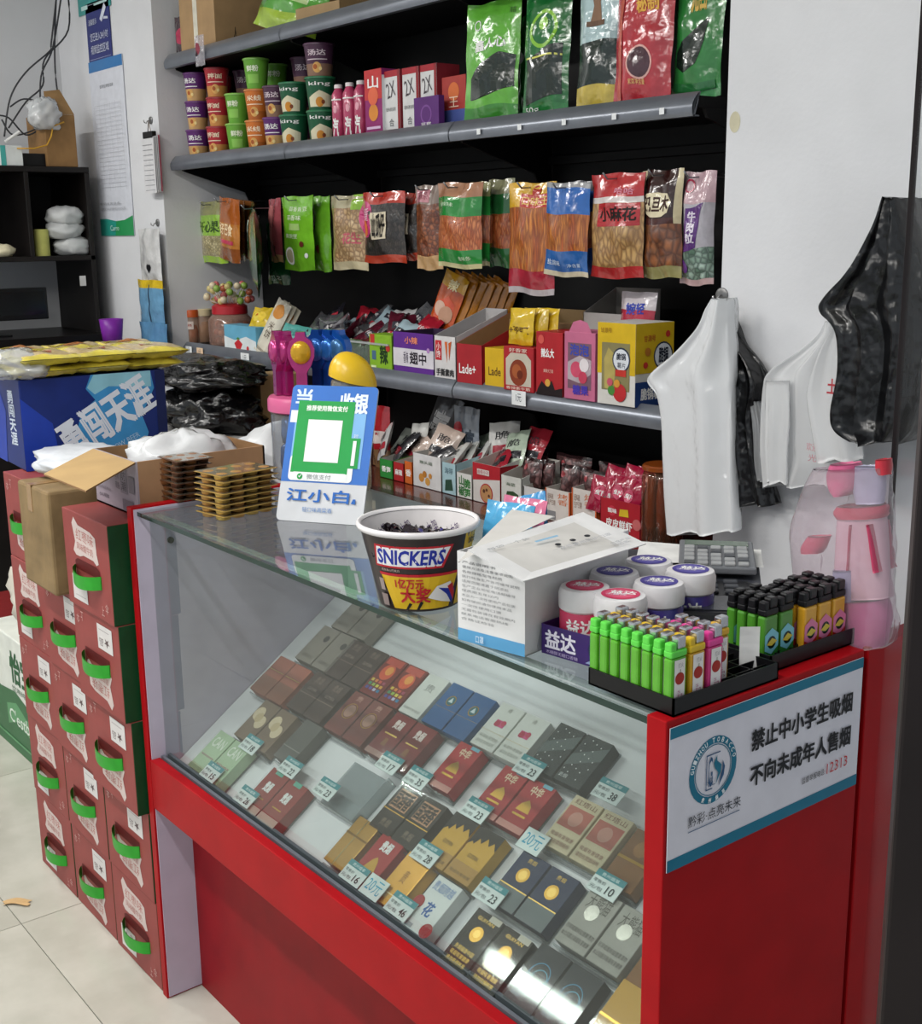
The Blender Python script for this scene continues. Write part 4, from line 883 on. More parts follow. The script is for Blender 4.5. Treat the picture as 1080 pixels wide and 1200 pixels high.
for k in range(3):
    sachet(f'bright yellow snack packet upside down on the boxes, {["front", "middle", "rear"][k]}', (spx(613+k*7, Z2+.15, 2.14), 2.13+.025*k, Z2+.118), .105-.008*k, .095, '#dcb824', 0, -.1, 0, 'yellow snack packets', 130+k, [('T', .15, .3, .85, .5, 'Lade+', tw('#6a4a10'), .01, math.pi)] if k == 0 else (), .03)
pbox('cardboard_box', 'open kraft carton behind the yellow packets', 'box', (spx(632, Z2+.1, 2.26), 2.26, Z2), .26, .18, .19, '#8a6a48', 0, flaps=(.17, .19), inner='#a88a60')
sb('snack_box', 'red snack box with black clouds at its foot', 628, 659, 388, Z2, 2.105, .1, '#b0222a', 0, front=[('T', .2, .6, .68, .74, '辣么大', tw(W_), .01), ('P', [(0, 0), (1, 0), (1, .14), (.72, .1), (.6, .24), (.4, .14), (.22, .22), (.08, .1)], CARD('#1c1214')), ('D', .45, .2, .06, CARD('#d8a848')), ('D', .2, .88, .07, CARD('#d85a50')), ('T', .3, .36, .66, .42, '麻辣大刀肉', tw('#f0c8b8'))], side=[('R', 0, 0, 1, 1, CARD('#8a1a22'))])
r = sb('snack_box', 'pink hanging-tab box with clear window of sachets', 661, 697, 388, Z2, 2.102, .09, '#c86e90', 0, front=[('R', .12, .16, .88, .84, CARD('#7a5a68')), ('P', [(.12, .3), (.5, .25), (.88, .4), (.88, .6), (.5, .66), (.12, .55)], M('#c8b8c0', .2, .4)), ('T', .2, .66, .8, .82, '泡泡', tw('#3a4ab0'), .012), ('D', .4, .45, .12, M('#d04a6a', .2)), ('D', .66, .52, .1, M('#e8e0e4', .2)), ('D', .62, .34, .09, M('#c83a58', .2)), ('T', .3, .08, .8, .22, '糖果', tw('#4a3ab0'), .01)], side=[('R', 0, 0, 1, 1, CARD('#a85478'))])
decals(r, 'tab', flat((-.05, .002, r.children[0].dimensions.z), (.1, 0, 0), (0, 0, .03), (0, -1, 0)), [('P', [(.1, 0), (.9, 0), (.75, .8), (.5, 1), (.25, .8)], CARD('#c86e90'))], 3.)
yx = ('R', 0, .42, 1, 1, CARD('#d8b41e'))
sb('snack_box', 'yellow and white snack box with arched window', 700, 744, 377, Z2, 2.1, .13, '#dcdad4', .0, front=[yx, ('R', .0, .38, 1, .46, CARD('#d8b41e')), ('R', .12, .18, .86, .76, CARD('#8a8258')), ('P', [(.2, .2), (.45, .18), (.5, .6), (.3, .7), (.18, .55)], M('#b8a860', .25)), ('D', .64, .56, .15, tw('#26324a')), ('D', .64, .56, .13, tw('#dfe4ea')), ('T', .52, .56, .76, .64, '脆锅', tw('#1c2436'), .006), ('T', .54, .46, .76, .53, '薯片', tw('#1c2436')), ('R', .5, .36, .78, .44, CARD('#c8382c')), ('D', .62, .16, .11, CARD('#c02c30')), ('D', .4, .18, .06, CARD('#4a8a3a')), ('D', .36, .28, .05, CARD('#c85a6a')), ('D', .55, .27, .05, CARD('#d89a3a')), ('T', .1, .88, .4, .94, '甘源号', tw('#8a5a14'))],
   side=[('R', 0, .4, 1, 1, CARD('#d8b41e')), ('R', 0, 0, 1, .3, CARD('#20407e')), ('T', .15, .08, .8, .22, '脆锅薯片', tw(W_), .008), ('D', .72, .6, .17, tw('#26324a')), ('D', .72, .6, .15, tw('#dfe4ea')), ('T', .6, .52, .84, .7, '脆锅', tw('#1c2436'), .006), ('T', .2, .78, .5, .86, '甘源号', tw('#b8322c')), ('D', .25, .5, .04, CARD('#c8382c')), ('D', .3, .66, .05, CARD('#c07a2c')), ('D', .82, .86, .04, CARD('#c8382c'))])
pbox('display_box', 'grey-white display box with torn lid behind the yellow box', 'box', (spx(712, Z2+.2, 2.28), 2.27, Z2), .16, .12, .22, '#b8b4b0', 0, flaps=(.2, .26), inner='#8a8680')
sachet('pink and white sachet sticking up behind the yellow box', (spx(738, Z2+.22, 2.22), 2.24, Z2+.15), .12, .11, [(.6, '#b82a44'), (1, '#dcd4d8')], 0, -.1, 0, None, 140, [('T', .3, .5, .8, .75, '婉轻', tw('#3a4ab0'), .01)], .03)

# ================================================================== goods on the low brown cabinet
FB = 2.11
def scat(n, px0, px1, py0, py1, Y0, Y1, cols, label, group, seed, size=.1, prt=True):
    rr = random.Random(seed)
    for k in range(n):
        f = (k+.5)/n; Y = Y0+(Y1-Y0)*((k*7) % n)/max(1, n-1)
        p = onY(px0+(px1-px0)*f, py0+(py1-py0)*rr.random(), Y); c = cols[k % len(cols)]
        lw = ['first', 'second', 'third', 'fourth', 'fifth', 'sixth', 'seventh', 'eighth', 'ninth', 'tenth', 'eleventh', 'twelfth'][k]
        sachet(f'{label}, {lw} from the left', (p.x, Y, max(ZB+.01, p.z-size*.5)), size, size*1.15, c, rr.uniform(-.5, .5), rr.uniform(-1., -.2), rr.uniform(-.7, .7), group, seed+k, [('R', .15, .2, .85, .4, FILM('#2a2a30' if k % 2 else '#a83040')), ('T', .25, .55, .75, .75, '脆', tw('#2a2a30' if c[0] == '#' else K_))] if prt else (), .02)
def lowb(name, label, px0, px1, pyt, col, front, flaps=(1., 1.3), d=.14, side=(), rz=0., Y=FB, inner='#c8c4bc', group=None):
    return sb(name, label, px0, px1, pyt, ZB, Y, d, col, rz, front=front, side=side, flaps=flaps, inner=inner, group=group)
lowb('display_box', 'low green display box at the left of the bottom row', 445, 460, 537, '#2f8a3c', [('T', .15, .35, .85, .65, '香笋', tw(W_), .01)])
lowb('display_box', 'low red display box beside the green one', 461, 473, 541, '#b0282c', [('T', .15, .35, .85, .65, '麻辣', tw(W_), .01)])
lowb('display_box', 'low orange display box beside the white cookie box', 474, 483, 540, '#d0682a', [('T', .15, .35, .85, .65, '香', tw(W_), .01)])
lowb('display_box', 'white display box with golden cookies printed', 484, 517, 530, '#d8d8d8', [('D', .3, .3, .13, CARD('#c88a3c')), ('D', .52, .22, .12, CARD('#d09a4c')), ('D', .42, .42, .1, CARD('#b87a30')), ('D', .62, .4, .08, CARD('#c88a3c')), ('T', .25, .72, .7, .82, '猴头菇', tw('#3a5a3a'))], (1., 1.05), side=[('D', .6, .4, .15, CARD('#c88a3c'))])
lowb('display_box', 'pale blue display box with seaweed picture', 518, 534, 541, '#a8c8d0', [('P', [(.2, .1), (.8, .15), (.7, .5), (.25, .45)], CARD('#2a4a3a')), ('T', .2, .65, .8, .85, '海带', tw('#3a5a6a'))], (1., 1.25))
lowb('display_box', 'white display box with green bamboo lettering', 535, 553, 553, '#d8d8d4', [('T', .15, .1, .5, .9, '山\n椒', tw('#2f6a34'), .006), ('T', .5, .08, .9, .8, '脆\n笋', tw('#2f7a34'), .01)], (1., 1.3))
lowb('display_box', 'red and white display box with a round cookie', 554, 586, 541, '#d4d0cc', [('P', [(0, .55), (1, .68), (1, 1), (0, 1)], CARD('#b0202c')), ('D', .5, .27, .25, CARD('#b0202c')), ('D', .5, .27, .22, CARD('#b88a5c')), ('D', .42, .32, .05, CARD('#5a3420')), ('D', .6, .22, .04, CARD('#5a3420')), ('D', .52, .36, .04, CARD('#5a3420')), ('R', .18, .72, .62, .86, CARD('#dcd0cc')), ('T', .2, .74, .6, .84, '曲奇小子', tw('#a02030'))], (1., 1.25), side=[('R', 0, 0, 1, 1, CARD('#a81e2a'))])
lowb('display_box', 'white display box with dark green leaves printed', 587, 611, 556, '#d2d4ce', [('P', [(.2, .3), (.5, .12), (.8, .25), (.85, .5), (.6, .58), (.3, .55)], CARD('#2f4a2c')), ('P', [(.35, .35), (.55, .3), (.6, .45), (.4, .48)], CARD('#56744a')), ('T', .25, .72, .7, .82, '海菜', tw('#3a5a3a'))], (1., 1.35))
lowb('display_box', 'black-edged white display box with small print', 613, 637, 569, '#d4d4d4', [('T', .55, .6, .75, .85, '烤', tw('#2a2a2a')), ('R', .1, .08, .4, .4, CARD('#8a8a8c')), ('T', .5, .1, .85, .45, '配料表\n生产日期', tw('#6a6a6a')), ('R', 0, 0, .04, 1, CARD('#1a1416')), ('R', .96, 0, 1, 1, CARD('#1a1416'))], (1., 1.1), d=.12, side=[('R', 0, 0, 1, 1, CARD('#1c1618'))])
for k, (a, b) in enumerate(((639, 668), (670, 699))):
    lowb('display_box', f'orange-edged white display box with small print, {["left", "right"][k]} one', a, b, 571, '#d8d2cc', [('T', .5, .55, .9, .9, '烤\n香', tw('#d06a2a')), ('R', .08, .06, .42, .32, CARD('#8a8a8c')), ('T', .1, .5, .4, .85, '配料表\n生产日期', tw('#8a6a5a')), ('R', 0, 0, .04, 1, CARD('#d0602c')), ('R', .95, 0, 1, 1, CARD('#d0602c'))], (1., 1.1), d=.12, side=[('R', 0, 0, 1, 1, CARD('#d0622e'))], group='orange-edged boxes')
lowb('display_box', 'bright red display box with white lettering by the sausage jar', 703, 750, 582, '#ac1f2c', [('T', .15, .3, .8, .52, '皮皮鲜虾', tw(W_), .01), ('D', .3, .72, .13, CARD('#c83848')), ('T', .2, .67, .42, .78, '甄味', tw(W_), .01), ('P', [(.48, .62), (.72, .64), (.7, .82), (.5, .8)], CARD('#d8b82c')), ('R', .1, .03, .8, .2, CARD('#d86a2c')), ('D', .92, .5, .14, CARD('#c86a6a'))], (1., 1.02), d=.15, side=[('R', 0, 0, 1, 1, CARD('#96182a'))], Y=2.09)
scat(12, 442, 525, 518, 532, 2.13, 2.28, ['#c8c8c8', '#d0d0cc', '#3a3a3e', '#b8c0b8', '#c8b4a8'], 'white and grey crinkled sachet above the left low boxes', 'white sachets in low boxes', 200, .1)
scat(12, 515, 620, 520, 540, 2.13, 2.28, ['#d4d4d0', '#b8c8b4', '#c8ccc8', '#a82a38'], 'pale crinkled sachet above the middle low boxes', 'pale sachets in low boxes', 220, .1)
sachet('red packet standing at the left end of the bottom row', (spx(446, ZB+.1, 2.2), 2.2, ZB+.002), .1, .2, [(.3, '#8a6a4a'), (1, '#a8222c')], 0, 0, 0, None, 240, [('R', .1, .4, .9, .6, FILM('#d8ccc8'))], .03)
sachet('dark grey packet leaning at the left of the bottom row', (spx(490, ZB+.1, 2.24), 2.25, ZB+.002), .1, .26, '#5a5a5c', .2, -.2, .35, None, 241, [('T', .2, .2, .8, .8, '素', tw('#c8c8c8'), .01)], .02)
sachet('silver and blue packet standing behind the bamboo box', (spx(545, ZB+.12, 2.26), 2.26, ZB+.002), .12, .225, '#8a929c', 0, -.05, 0, None, 242, [('T', .3, .3, .85, .7, '中真', tw('#3a4450'), .01), ('D', .2, .7, .1, FILM('#b83a44'))], .02)
m_win = cells('packed_meat', '#4a2a2a', '#9a7070', '#1c0e10', 60)
for k, (a, b, pyt, Y) in enumerate(((611, 634, 535, 2.15), (634, 648, 538, 2.17), (655, 676, 543, 2.15), (676, 716, 548, 2.16), (622, 640, 528, 2.24), (650, 690, 530, 2.26), (700, 745, 540, 2.27))):
    x, w = span(a, b, ZB+.15, Y); hh = hz(a, pyt, Y, ZB)-.06
    sachet(f'dark glossy meat packet with clear window, {["front left", "second", "front middle", "front right", "rear left", "rear middle", "rear right"][k]}', (x, Y, ZB+.06), w, hh, [(.1, '#2a1a1c'), (.85, m_win), (1, '#2a1a1c')], 0, -.12, 0, 'dark meat packets', 250+k, [('D', .3, .7, .1, FILM('#a84a50'))], .03)
for k in range(8):
    p = onY(708+(k % 4)*11, 566+(k//4)*10+(k % 2)*4, 2.13)
    sachet(f'crimson round-logo sachet in the bright red box, {["first", "second", "third", "fourth"][k % 4]} of the {"rear" if k < 4 else "front"} row', (p.x, 2.15 if k < 4 else 2.11, p.z-.05), .075, .09, '#a01a3c', R2.uniform(-.3, .3), -.25, R2.uniform(-.25, .25), 'crimson sachets', 270+k, [('D', .5, .55, .2, FILM('#d85a78')), ('T', .32, .48, .68, .62, '虾', tw(W_), .01)], .026)
# sausage jar
r = thing('sausage_jar', 'tall clear jar of brown sausages with orange lid', 'jar', (spx(769, ZB+.1, 2.1), 2.12, ZB))
MB().lathe([(.046, 0), (.05, .006), (.05, .17), (.043, .19)], 24, clear('jar3', '#b88a6a', .10, .06)).build('jar', r, smooth=True)
MB().lathe([(.046, .188), (.049, .19), (.049, .198), (.045, .202)], 24, CARD('#8a4416', .3)).build('lid', r, smooth=True, angle=.6)
for k in range(7):
    a = k*.9; x, y = (.031*math.cos(a), .031*math.sin(a)) if k else (0, 0)
    MB().tube([(x, y, .006), (x*1.02, y*.98, .06), (x*.95, y*1.05, .12), (x*.9, y, .176)], [.008, .012, .012, .007], 8, CARD('#9c4a1c', .3)).build('sausage', r, smooth=True)
# ================================================================== things on the glass counter
GT = GZ+.0006
def g(px, py): return onZ(px, py, GT)
# ---- stacks of moulded biscuit trays
A_, B_, C_ = g(237, 606), g(262.5, 612.7), g(327, 599)
ang = math.atan2((C_-B_).y, (C_-B_).x)
L, Wd = (C_-B_).length, .085
TD = .0102
m_gold = M('#c2a056', .3, .35, .1, 40); m_choc = CARD('#8a5a34', .35); m_dk = M('#5a3a28', .35, .1, .1, 40)
m_lid = clear('tray_lid', '#d8d4c4', .12, .06)
def biscuit_tray(label, loc, rz, length, width, mt, mc, n, group):
    r = thing('biscuit_tray', label, 'biscuit tray', loc, rz, group)
    NN = 40
    MB().box(0, 0, TD*.78, length, width, TD*.9, mt).build('flange', r, bev=.0006)
    for i in range(n):
        for j in range(2):
            cxy = (length/n*(i+.5), width*(.26+.48*j), 0); q_ = length/n*.47
            MB().lathe([(q_*.72, 0), (q_*.9, TD*.12), (q_, TD*.8)], 16, mc if (i+j) % 2 else mt, cxy, False).build('cup', r, smooth=True)
            MB().lathe([(q_*.9, TD*.9), (q_*.7, TD*1.0), (0, TD*1.0)], 16, mc, cxy, False).build('biscuit', r, smooth=True)
    MB().box(.002, .002, TD*.985, length-.002, width-.002, TD*.995, m_lid).build('lid_film', r)
    return r
    mb = MB()
    def fn(u, v):       # scalloped outline, flanged rim
        t = u*2*math.pi
        x = length*.5*math.copysign(abs(math.cos(t))**.35, math.cos(t)); y = width*.5*math.copysign(abs(math.sin(t))**.35, math.sin(t))
        s = 1-.05*(1-abs(math.sin(x/length*math.pi*n)))*(abs(math.sin(t)) > .5)
        k = (.92, .9, 1., 1.)[int(round(v*3))]
        return Vector((length/2+x*k, width/2+y*k*s, (0, TD*.62, TD*.7, TD*.8)[int(round(v*3))]))
    mb.grid(fn, NN, 3, mt, wrap=True); mb.f.append(tuple(range(NN))[::-1]); mb.mi.append(0); mb.f.append(tuple(range(3*NN, 4*NN))); mb.mi.append(0)
    mb.build('tray', r, smooth=True, angle=.5)
    for i in range(n):
        for j in range(2):
            MB().lathe([(length/n*.40, TD*.3), (length/n*.42, TD*.75), (length/n*.36, TD*.93), (0, TD*.93)], 14, mc, (length/n*(i+.5), width*(.27+.46*j), 0), False).build('biscuit', r, smooth=True)
    MB().box(.002, .002, TD*.94, length-.002, width-.002, TD*.97, m_lid).build('lid_film', r)
    return r
words = ['bottom', 'second', 'third', 'fourth', 'fifth', 'sixth', 'seventh', 'top']
s0 = biscuit_tray('gold biscuit tray, bottom of the gold stack', B_, ang, L, Wd, m_gold, M('#b98a4c', .35, .2), 4, 'gold biscuit trays')
for k in range(1, 8): dup(s0, (B_.x+RNG.uniform(-.002, .002), B_.y+RNG.uniform(-.002, .002), GT+k*TD), ang+RNG.uniform(-.01, .01), f'gold biscuit tray, {words[k]} {"" if k == 7 else "from the bottom "}of the gold stack')
D_ = g(211, 594); E_ = g(233, 601); a2 = ang+.12
pd = B_+Matrix.Rotation(ang, 3, 'Z') @ Vector((-.001, Wd+.004, 0)) if False else None
q0 = D_
s1 = biscuit_tray('dark chocolate biscuit tray, bottom of the left stack', (E_.x-.075, E_.y-.004, GT), ang-math.pi/2+1.45, .075, .085, m_dk, m_choc, 3, 'chocolate biscuit trays')
for k in range(1, 8): dup(s1, (E_.x-.075+RNG.uniform(-.002, .002), E_.y-.004+RNG.uniform(-.002, .002), GT+k*TD*1.02), ang-math.pi/2+1.45+RNG.uniform(-.03, .03), f'dark chocolate biscuit tray, {words[k]} {"" if k == 7 else "from the bottom "}of the left stack')
# ---- payment sign
BL, BR_ = g(323, 609), g(424, 616)
sd = (BR_-BL); sW = sd.length; sang = math.atan2(sd.y, sd.x)
lean = math.radians(22); sH = .243
r = thing('payment_sign', 'blue and silver payment stand with green scan card on the counter', 'sign', BL, sang)
Lm = Matrix.Rotation(-lean, 3, 'X')
def sg(u, v, o): return Lm @ Vector((u*sW, -o, v*sH))
def rr_pts(x0, y0, x1, y1, rad, asp_, n=5):
    pts = []
    for cxx, cyy, a0 in ((x1-rad/asp_, y1-rad, 0), (x0+rad/asp_, y1-rad, 90), (x0+rad/asp_, y0+rad, 180), (x1-rad/asp_, y0+rad, 270)):
        for i in range(n+1):
            a = math.radians(a0+90*i/n); pts.append((cxx+rad*math.cos(a)/asp_, cyy+rad*math.sin(a)))
    return pts
sa = sW/sH
m_sblue = M('#1a68c0', .3, 0, .03, 20); m_ssil = M('#c2c4c8', .4, .1, .03, 20)
pb = MB(); op = rr_pts(0, 0, 1, 1, .035, sa)
fr = [sg(u, v, 0) for u, v in op]; bk = [sg(u, v, -.003) for u, v in op]
pb.face(fr, m_ssil); pb.face(bk[::-1], m_ssil)
for i in range(len(fr)): j = (i+1) % len(fr); pb.face([fr[i], bk[i], bk[j], fr[j]], m_ssil)
pb.build('board', r)
prop = MB(); prop.raw([sg(.3, .02, -.003), sg(.7, .02, -.003), sg(.7, .5, -.003), sg(.3, .5, -.003), Vector((sW*.3, .1, .001)), Vector((sW*.7, .1, .001))], [(3, 2, 5, 4), (4, 5, 2, 3)], m_ssil); prop.build('back_prop', r)
blue_pts = [(0, .285), (1, .285)] + rr_pts(0, 0, 1, 1, .035, sa)[:12]
grn = tw('#169a46', .35); wht_ = tw('#e6e9ea', .4); lb = tw('#7fb4e2', .4); sbl = tw('#1f62b4', .4)
it = [('P', blue_pts, m_sblue), ('T', .06, .86, .24, .97, '当', tw('#d5e3f2'), .01), ('T', .58, .80, .9, .945, '收银', tw('#e2ecf6'), .01), ('T', .76, .66, .86, .70, 'ER', tw('#a8c8e8'), .01),
      ('R', .08, .40, .9, .80, lb), ('R', .02, .72, .1, .81, wht_),
      ('P', rr_pts(.08, .295, .82, .48, .03, sa), wht_), ('R', .1, .355, .76, .885, grn), ('R', .6, .4, .87, .62, grn), ('P', rr_pts(.12, .3, .76, .358, .02, sa), wht_),
      ('T', .2, .81, .68, .85, '推荐使用微信支付', tw('#eef6ee'), .01, 0., 0.), ('R', .24, .435, .64, .745, tw('#eef0ee')),
      ('D', .22, .325, .022, grn), ('T', .3, .308, .58, .345, '微信支付', tw('#8a9090')), ('R', .79, .42, .83, .6, wht_), ('T', .79, .62, .84, .65, '支付', wht_),
      ('P', [(.205, .327), (.218, .315), (.242, .337), (.236, .341), (.218, .324), (.21, .331)], wht_),
      ('T', .1, .145, .82, .235, '江小白', sbl, .02), ('P', [(.85, .145), (.9, .145), (.9, .18), (.87, .18)], sbl), ('T', .3, .07, .64, .105, '轻口味高粱酒', tw('#4a7ab4'))]
decals(r, 'lettering', sg, it, sa, off=.0004, step=.00015)
# ---- candy jar with pink lid and spoon-shaped candy boxes on top
J = Vector((-2.11, 1.268, 1.0005))
r = thing('candy_jar', 'large clear candy jar with pink lid behind the payment sign', 'jar', J)
MB().lathe([(.07, 0), (.076, .006), (.076, .13), (.072, .14)], 32, clear('jar4', '#c9cdd2', .15, .05)).build('jar', r, smooth=True)
MB().lathe([(.079, .136), (.081, .138), (.081, .158), (.077, .165), (.06, .167), (0, .167)], 32, CARD('#d0608e', .3)).build('lid', r, smooth=True, angle=.6)
for k in range(14):
    a = k*2.4; q = .048*math.sqrt((k+1)/14); 
    MB().lathe([(0, 0), (.018, .003), (.021, .02), (.019, .05), (.008, .06), (0, .06)], 10, M('#2a62a0', .2, .3), (q*math.cos(a), q*math.sin(a), .008+(k % 2)*.06), False).build('candy', r, smooth=True)
def spoon(label, loc, rz, c1, c2):
    r = thing('candy_spoon', label, 'candy box', loc, rz, 'spoon-shaped candy boxes')
    pts = [(-.011, 0), (.011, 0), (.011, .055), (.02, .07), (.027, .09), (.028, .108), (.022, .125), (.011, .135), (.009, .146), (-.009, .146), (-.011, .135), (-.022, .125), (-.028, .108), (-.027, .09), (-.02, .07), (-.011, .055)]
    mb = MB(); m = M(c1, .16, .45, .08, 30, 0, 60, .5); t = .009
    mb.face([(x, -t, z) for x, z in pts], m); mb.face([(x, t, z) for x, z in pts][::-1], m)
    for i in range(len(pts)): j = (i+1) % len(pts); mb.face([(pts[i][0], -t, pts[i][1]), (pts[i][0], t, pts[i][1]), (pts[j][0], t, pts[j][1]), (pts[j][0], -t, pts[j][1])], m)
    mb.build('shell', r, bev=.004)
    MB().lathe([(.021, 0), (.02, .004), (.013, .008), (0, .009)], 20, M(c2, .2, .4), (0, 0, 0), False).build('face_plate', r, smooth=True, rot=(math.pi/2, 0, 0), loc=(0, -t, .1)).scale = (1., 1.25, 1.)
    r.scale = (.95, .95, .86)
    return r
JT = J.z+.168
vd = math.atan2(J.x, -J.y)   # face the aisle
for k, (dx, dy, c1, c2, lbl) in enumerate(((-.055, -.012, '#a01e6e', '#b8407e', 'magenta spoon-shaped candy box, leftmost on the pink lid'), (-.036, -.022, '#9a1c66', '#a83070', 'magenta spoon-shaped candy box, second on the pink lid'), (-.004, -.045, '#a8246e', '#d0a028', 'magenta and gold spoon-shaped candy box at the front'),
         (.022, .012, '#164a9c', '#2a62b0', 'blue spoon-shaped candy box, left of three'), (.045, .004, '#1250a8', '#2a6ab8', 'blue spoon-shaped candy box, middle of three'), (.066, -.006, '#1458b0', '#3a6a9a', 'blue spoon-shaped candy box, right of three'))):
    spoon(lbl, (J.x+dx*math.cos(.9)-dy*math.sin(.9), J.y+dx*math.sin(.9)+dy*math.cos(.9), JT), (-.25, -.2, .9, .35, .3, .25)[k], c1, c2)
r = thing('candy_jar', 'clear candy tub with yellow mango-shaped lid', 'jar', (-1.975, 1.28, GT), .9)
MB().lathe([(.033, 0), (.036, .005), (.036, .21), (.034, .215)], 24, clear('jar5', '#cfc8b0', .25, .06)).build('tub', r, smooth=True)
MB().grid(lambda u, v: Vector((.04*math.cos(2*math.pi*u)*math.cos(v*1.57)*(1.3 if math.cos(2*math.pi*u) > 0 else 1), .042*math.sin(2*math.pi*u)*math.cos(v*1.57), .212+.055*math.sin(v*1.57)-.012*math.cos(2*math.pi*u)*(1-v))), 28, 9, M('#dcb41e', .3, 0, .05, 20), wrap=True).build('lid', r, smooth=True)
# ---- chocolate bucket
bk0, bk1, bh = .054, .079, .112
r = thing('chocolate_bucket', 'brown chocolate bar bucket with white logo on the counter', 'bucket', (-1.297, .942, GT))
m_br = CARD('#26181a', .3); m_in = CARD('#d8d4d4', .4)
MB().lathe([(0, .0), (bk0, 0), (bk0+(bk1-bk0)*.5, bh*.5), (bk1, bh-.004)], 48, m_br, cap=False).build('body', r, smooth=True, angle=.6)
MB().lathe([(bk0+(bk1-bk0)*.5-.002, bh*.5), (bk1-.0015, bh-.004)], 48, m_in, cap=False).build('inner_wall', r, smooth=True)
MB().lathe([(bk1-.001, bh-.008), (bk1+.003, bh-.007), (bk1+.0045, bh-.003), (bk1+.003, bh+.001), (bk1, bh+.001), (bk1-.002, bh-.003)], 48, CARD('#dcd9da', .35), cap=False).build('rim', r, smooth=True)
def Sb(u, v, o):
    a = -.64+(u-.5)*math.radians(180); rr_ = bk0+(bk1-bk0)*v+o
    return Vector((rr_*math.cos(a), rr_*math.sin(a), v*bh))
ba = (math.pi*.067)/bh
yel = tw('#d8b024', .35); rd = tw('#b81e2c', .35); wb = tw('#e8e8ea', .35); bl = tw('#20309a', .35)
def par(u0, v0, u1, v1, s): return [(u0+s, v0), (u1-.0, v0), (u1+s, v1), (u0+s*2, v1)] if False else [(u0, v0), (u1-s, v0), (u1, v1), (u0+s*.3, v1)]
it = [('P', [(.3, .03), (.74, .03), (.78, .46), (.23, .46)], yel), ('R', .80, .03, .95, .93, yel), ('P', [(.225, .445), (.78, .445), (.785, .48), (.22, .48)], rd),
      ('P', [(.2, .55), (.655, .55), (.71, .83), (.225, .83)], rd), ('P', [(.215, .575), (.64, .575), (.69, .805), (.24, .805)], wb), ('P', [(.225, .59), (.63, .59), (.675, .79), (.247, .79)], wb),
      ('T', .235, .595, .66, .785, 'SNICKERS', bl, .03, 0., .15), ('T', .25, .505, .38, .535, '花生夹心巧克力', tw('#c8b8b0')),
      ('T', .34, .30, .53, .42, '1亿万元', rd, .01), ('T', .37, .12, .58, .30, '大奖', rd, .02),
      ('P', [(.56, .18), (.62, .32), (.72, .36), (.77, .22), (.76, .08), (.66, .12)], tw('#e8e4e4')), ('P', [(.63, .3), (.7, .2), (.76, .06), (.77, .25)], bl), ('P', [(.7, .3), (.74, .34), (.77, .2), (.77, .1)], rd),
      ('P', [(.42, .03), (.45, .1), (.43, .12), (.40, .03)], tw(K_)), ('P', [(.5, .03), (.53, .12), (.51, .14), (.48, .03)], tw(K_)), ('R', .2, .05, .26, .2, tw('#8a7a78')), ('R', .21, .25, .25, .4, tw('#9a8a88')), ('T', .83, .78, .92, .86, '20元', tw('#4a3414'), .01), ('R', .83, .1, .88, .3, tw('#8a6a3a'))]
decals(r, 'label_print', Sb, it, ba, n=10, off=.0006, step=.0001)
ci = tw('#5a4a6a')
decals(r, 'inner_print', lambda u, v, o: Vector(((bk0+(bk1-bk0)*(.55+.4*v)-.0025-o)*math.cos(2.5-(u-.5)*2.2), (bk0+(bk1-bk0)*(.55+.4*v)-.0025-o)*math.sin(2.5-(u-.5)*2.2), bh*(.55+.4*v))), [('T', .05+.24*i, .25, .2+.24*i, .7, '士力架', ci, 0., .5) for i in range(4)], 3.4, n=4, off=.0006)
MB().lathe([(.0, bh-.05), (.066, bh-.05)], 32, CARD('#3a2a2a'), cap=False).build('false_floor', r)
for k in range(22):
    a = k*2.4; q = .034*math.sqrt((k+.5)/22)
    pouch('chocolate_bar', 'small chocolate bar in brown wrapper lying inside the chocolate bucket', 'chocolate bar', (-1.297+q*math.cos(a), .942+q*math.sin(a), GT+bh-.046+.007*(k % 3)), .024, .044, .014, '#241a22', [('R', .1, .3, .9, .7, FILM('#d0ccd8')), ('T', .15, .35, .85, .65, 'SNICKERS', bl, .02, math.pi/2)] if k % 3 == 0 else [('R', .2, .35, .8, .6, FILM('#3a3278'))], RNG.uniform(-3, 3), RNG.uniform(-1.4, -.9), 0, 'chocolate bars in the bucket', 300+k, 8, 8)
# ---- white carton with raised lid
A_, B_ = g(537, 749), g(615, 770)
wv = (B_-A_); ww_ = wv.length; wa_ = math.atan2(wv.y, wv.x); bd = .215; hh = .112
r = thing('white_carton', 'white carton with open lid and small print between bucket and gum jars', 'box', A_, wa_)
m_wc = CARD('#dcdcdc', .5); m_wi = CARD('#c8c6c2', .6)
mb = MB(); t = .0015
for x0, y0, x1, y1 in ((0, 0, ww_, t), (0, bd-t, ww_, bd), (0, t, t, bd-t), (ww_-t, t, ww_, bd-t)): mb.box(x0, y0, 0, x1, y1, hh, m_wc)
mb.box(0, 0, 0, ww_, bd, .002, m_wc); mb.build('body', r)
pr = [('R', 0, 0, 1, .14, tw('#5a9cc8'))] + [('T', .08, .88-.052*i, .08+(.5, .75, .6, .85, .7, .8, .55, .8, .75, .6, .8, .7, .5)[i], .91-.052*i, ('产品说明书', '使用方法及注意事项说明', '名称规格型号材质', '执行标准生产许可编号说明', '适用范围请置于阴凉处', '生产企业地址电话邮编号', '保质期五年以内', '本品为一次性使用产品包装', '如有破损请勿使用本品', '一次性使用口罩', '无菌包装请在有效期内', '联系电话客服热线', '合格证检验')[i], tw('#55585e')) for i in range(13)]
pr += [('T', .3, .03, .42, .11, '口罩', tw('#d8e6f0'))]
decals(r, 'front_print', flat((0, 0, 0), (ww_, 0, 0), (0, 0, hh), (0, -1, 0)), pr, ww_/hh)
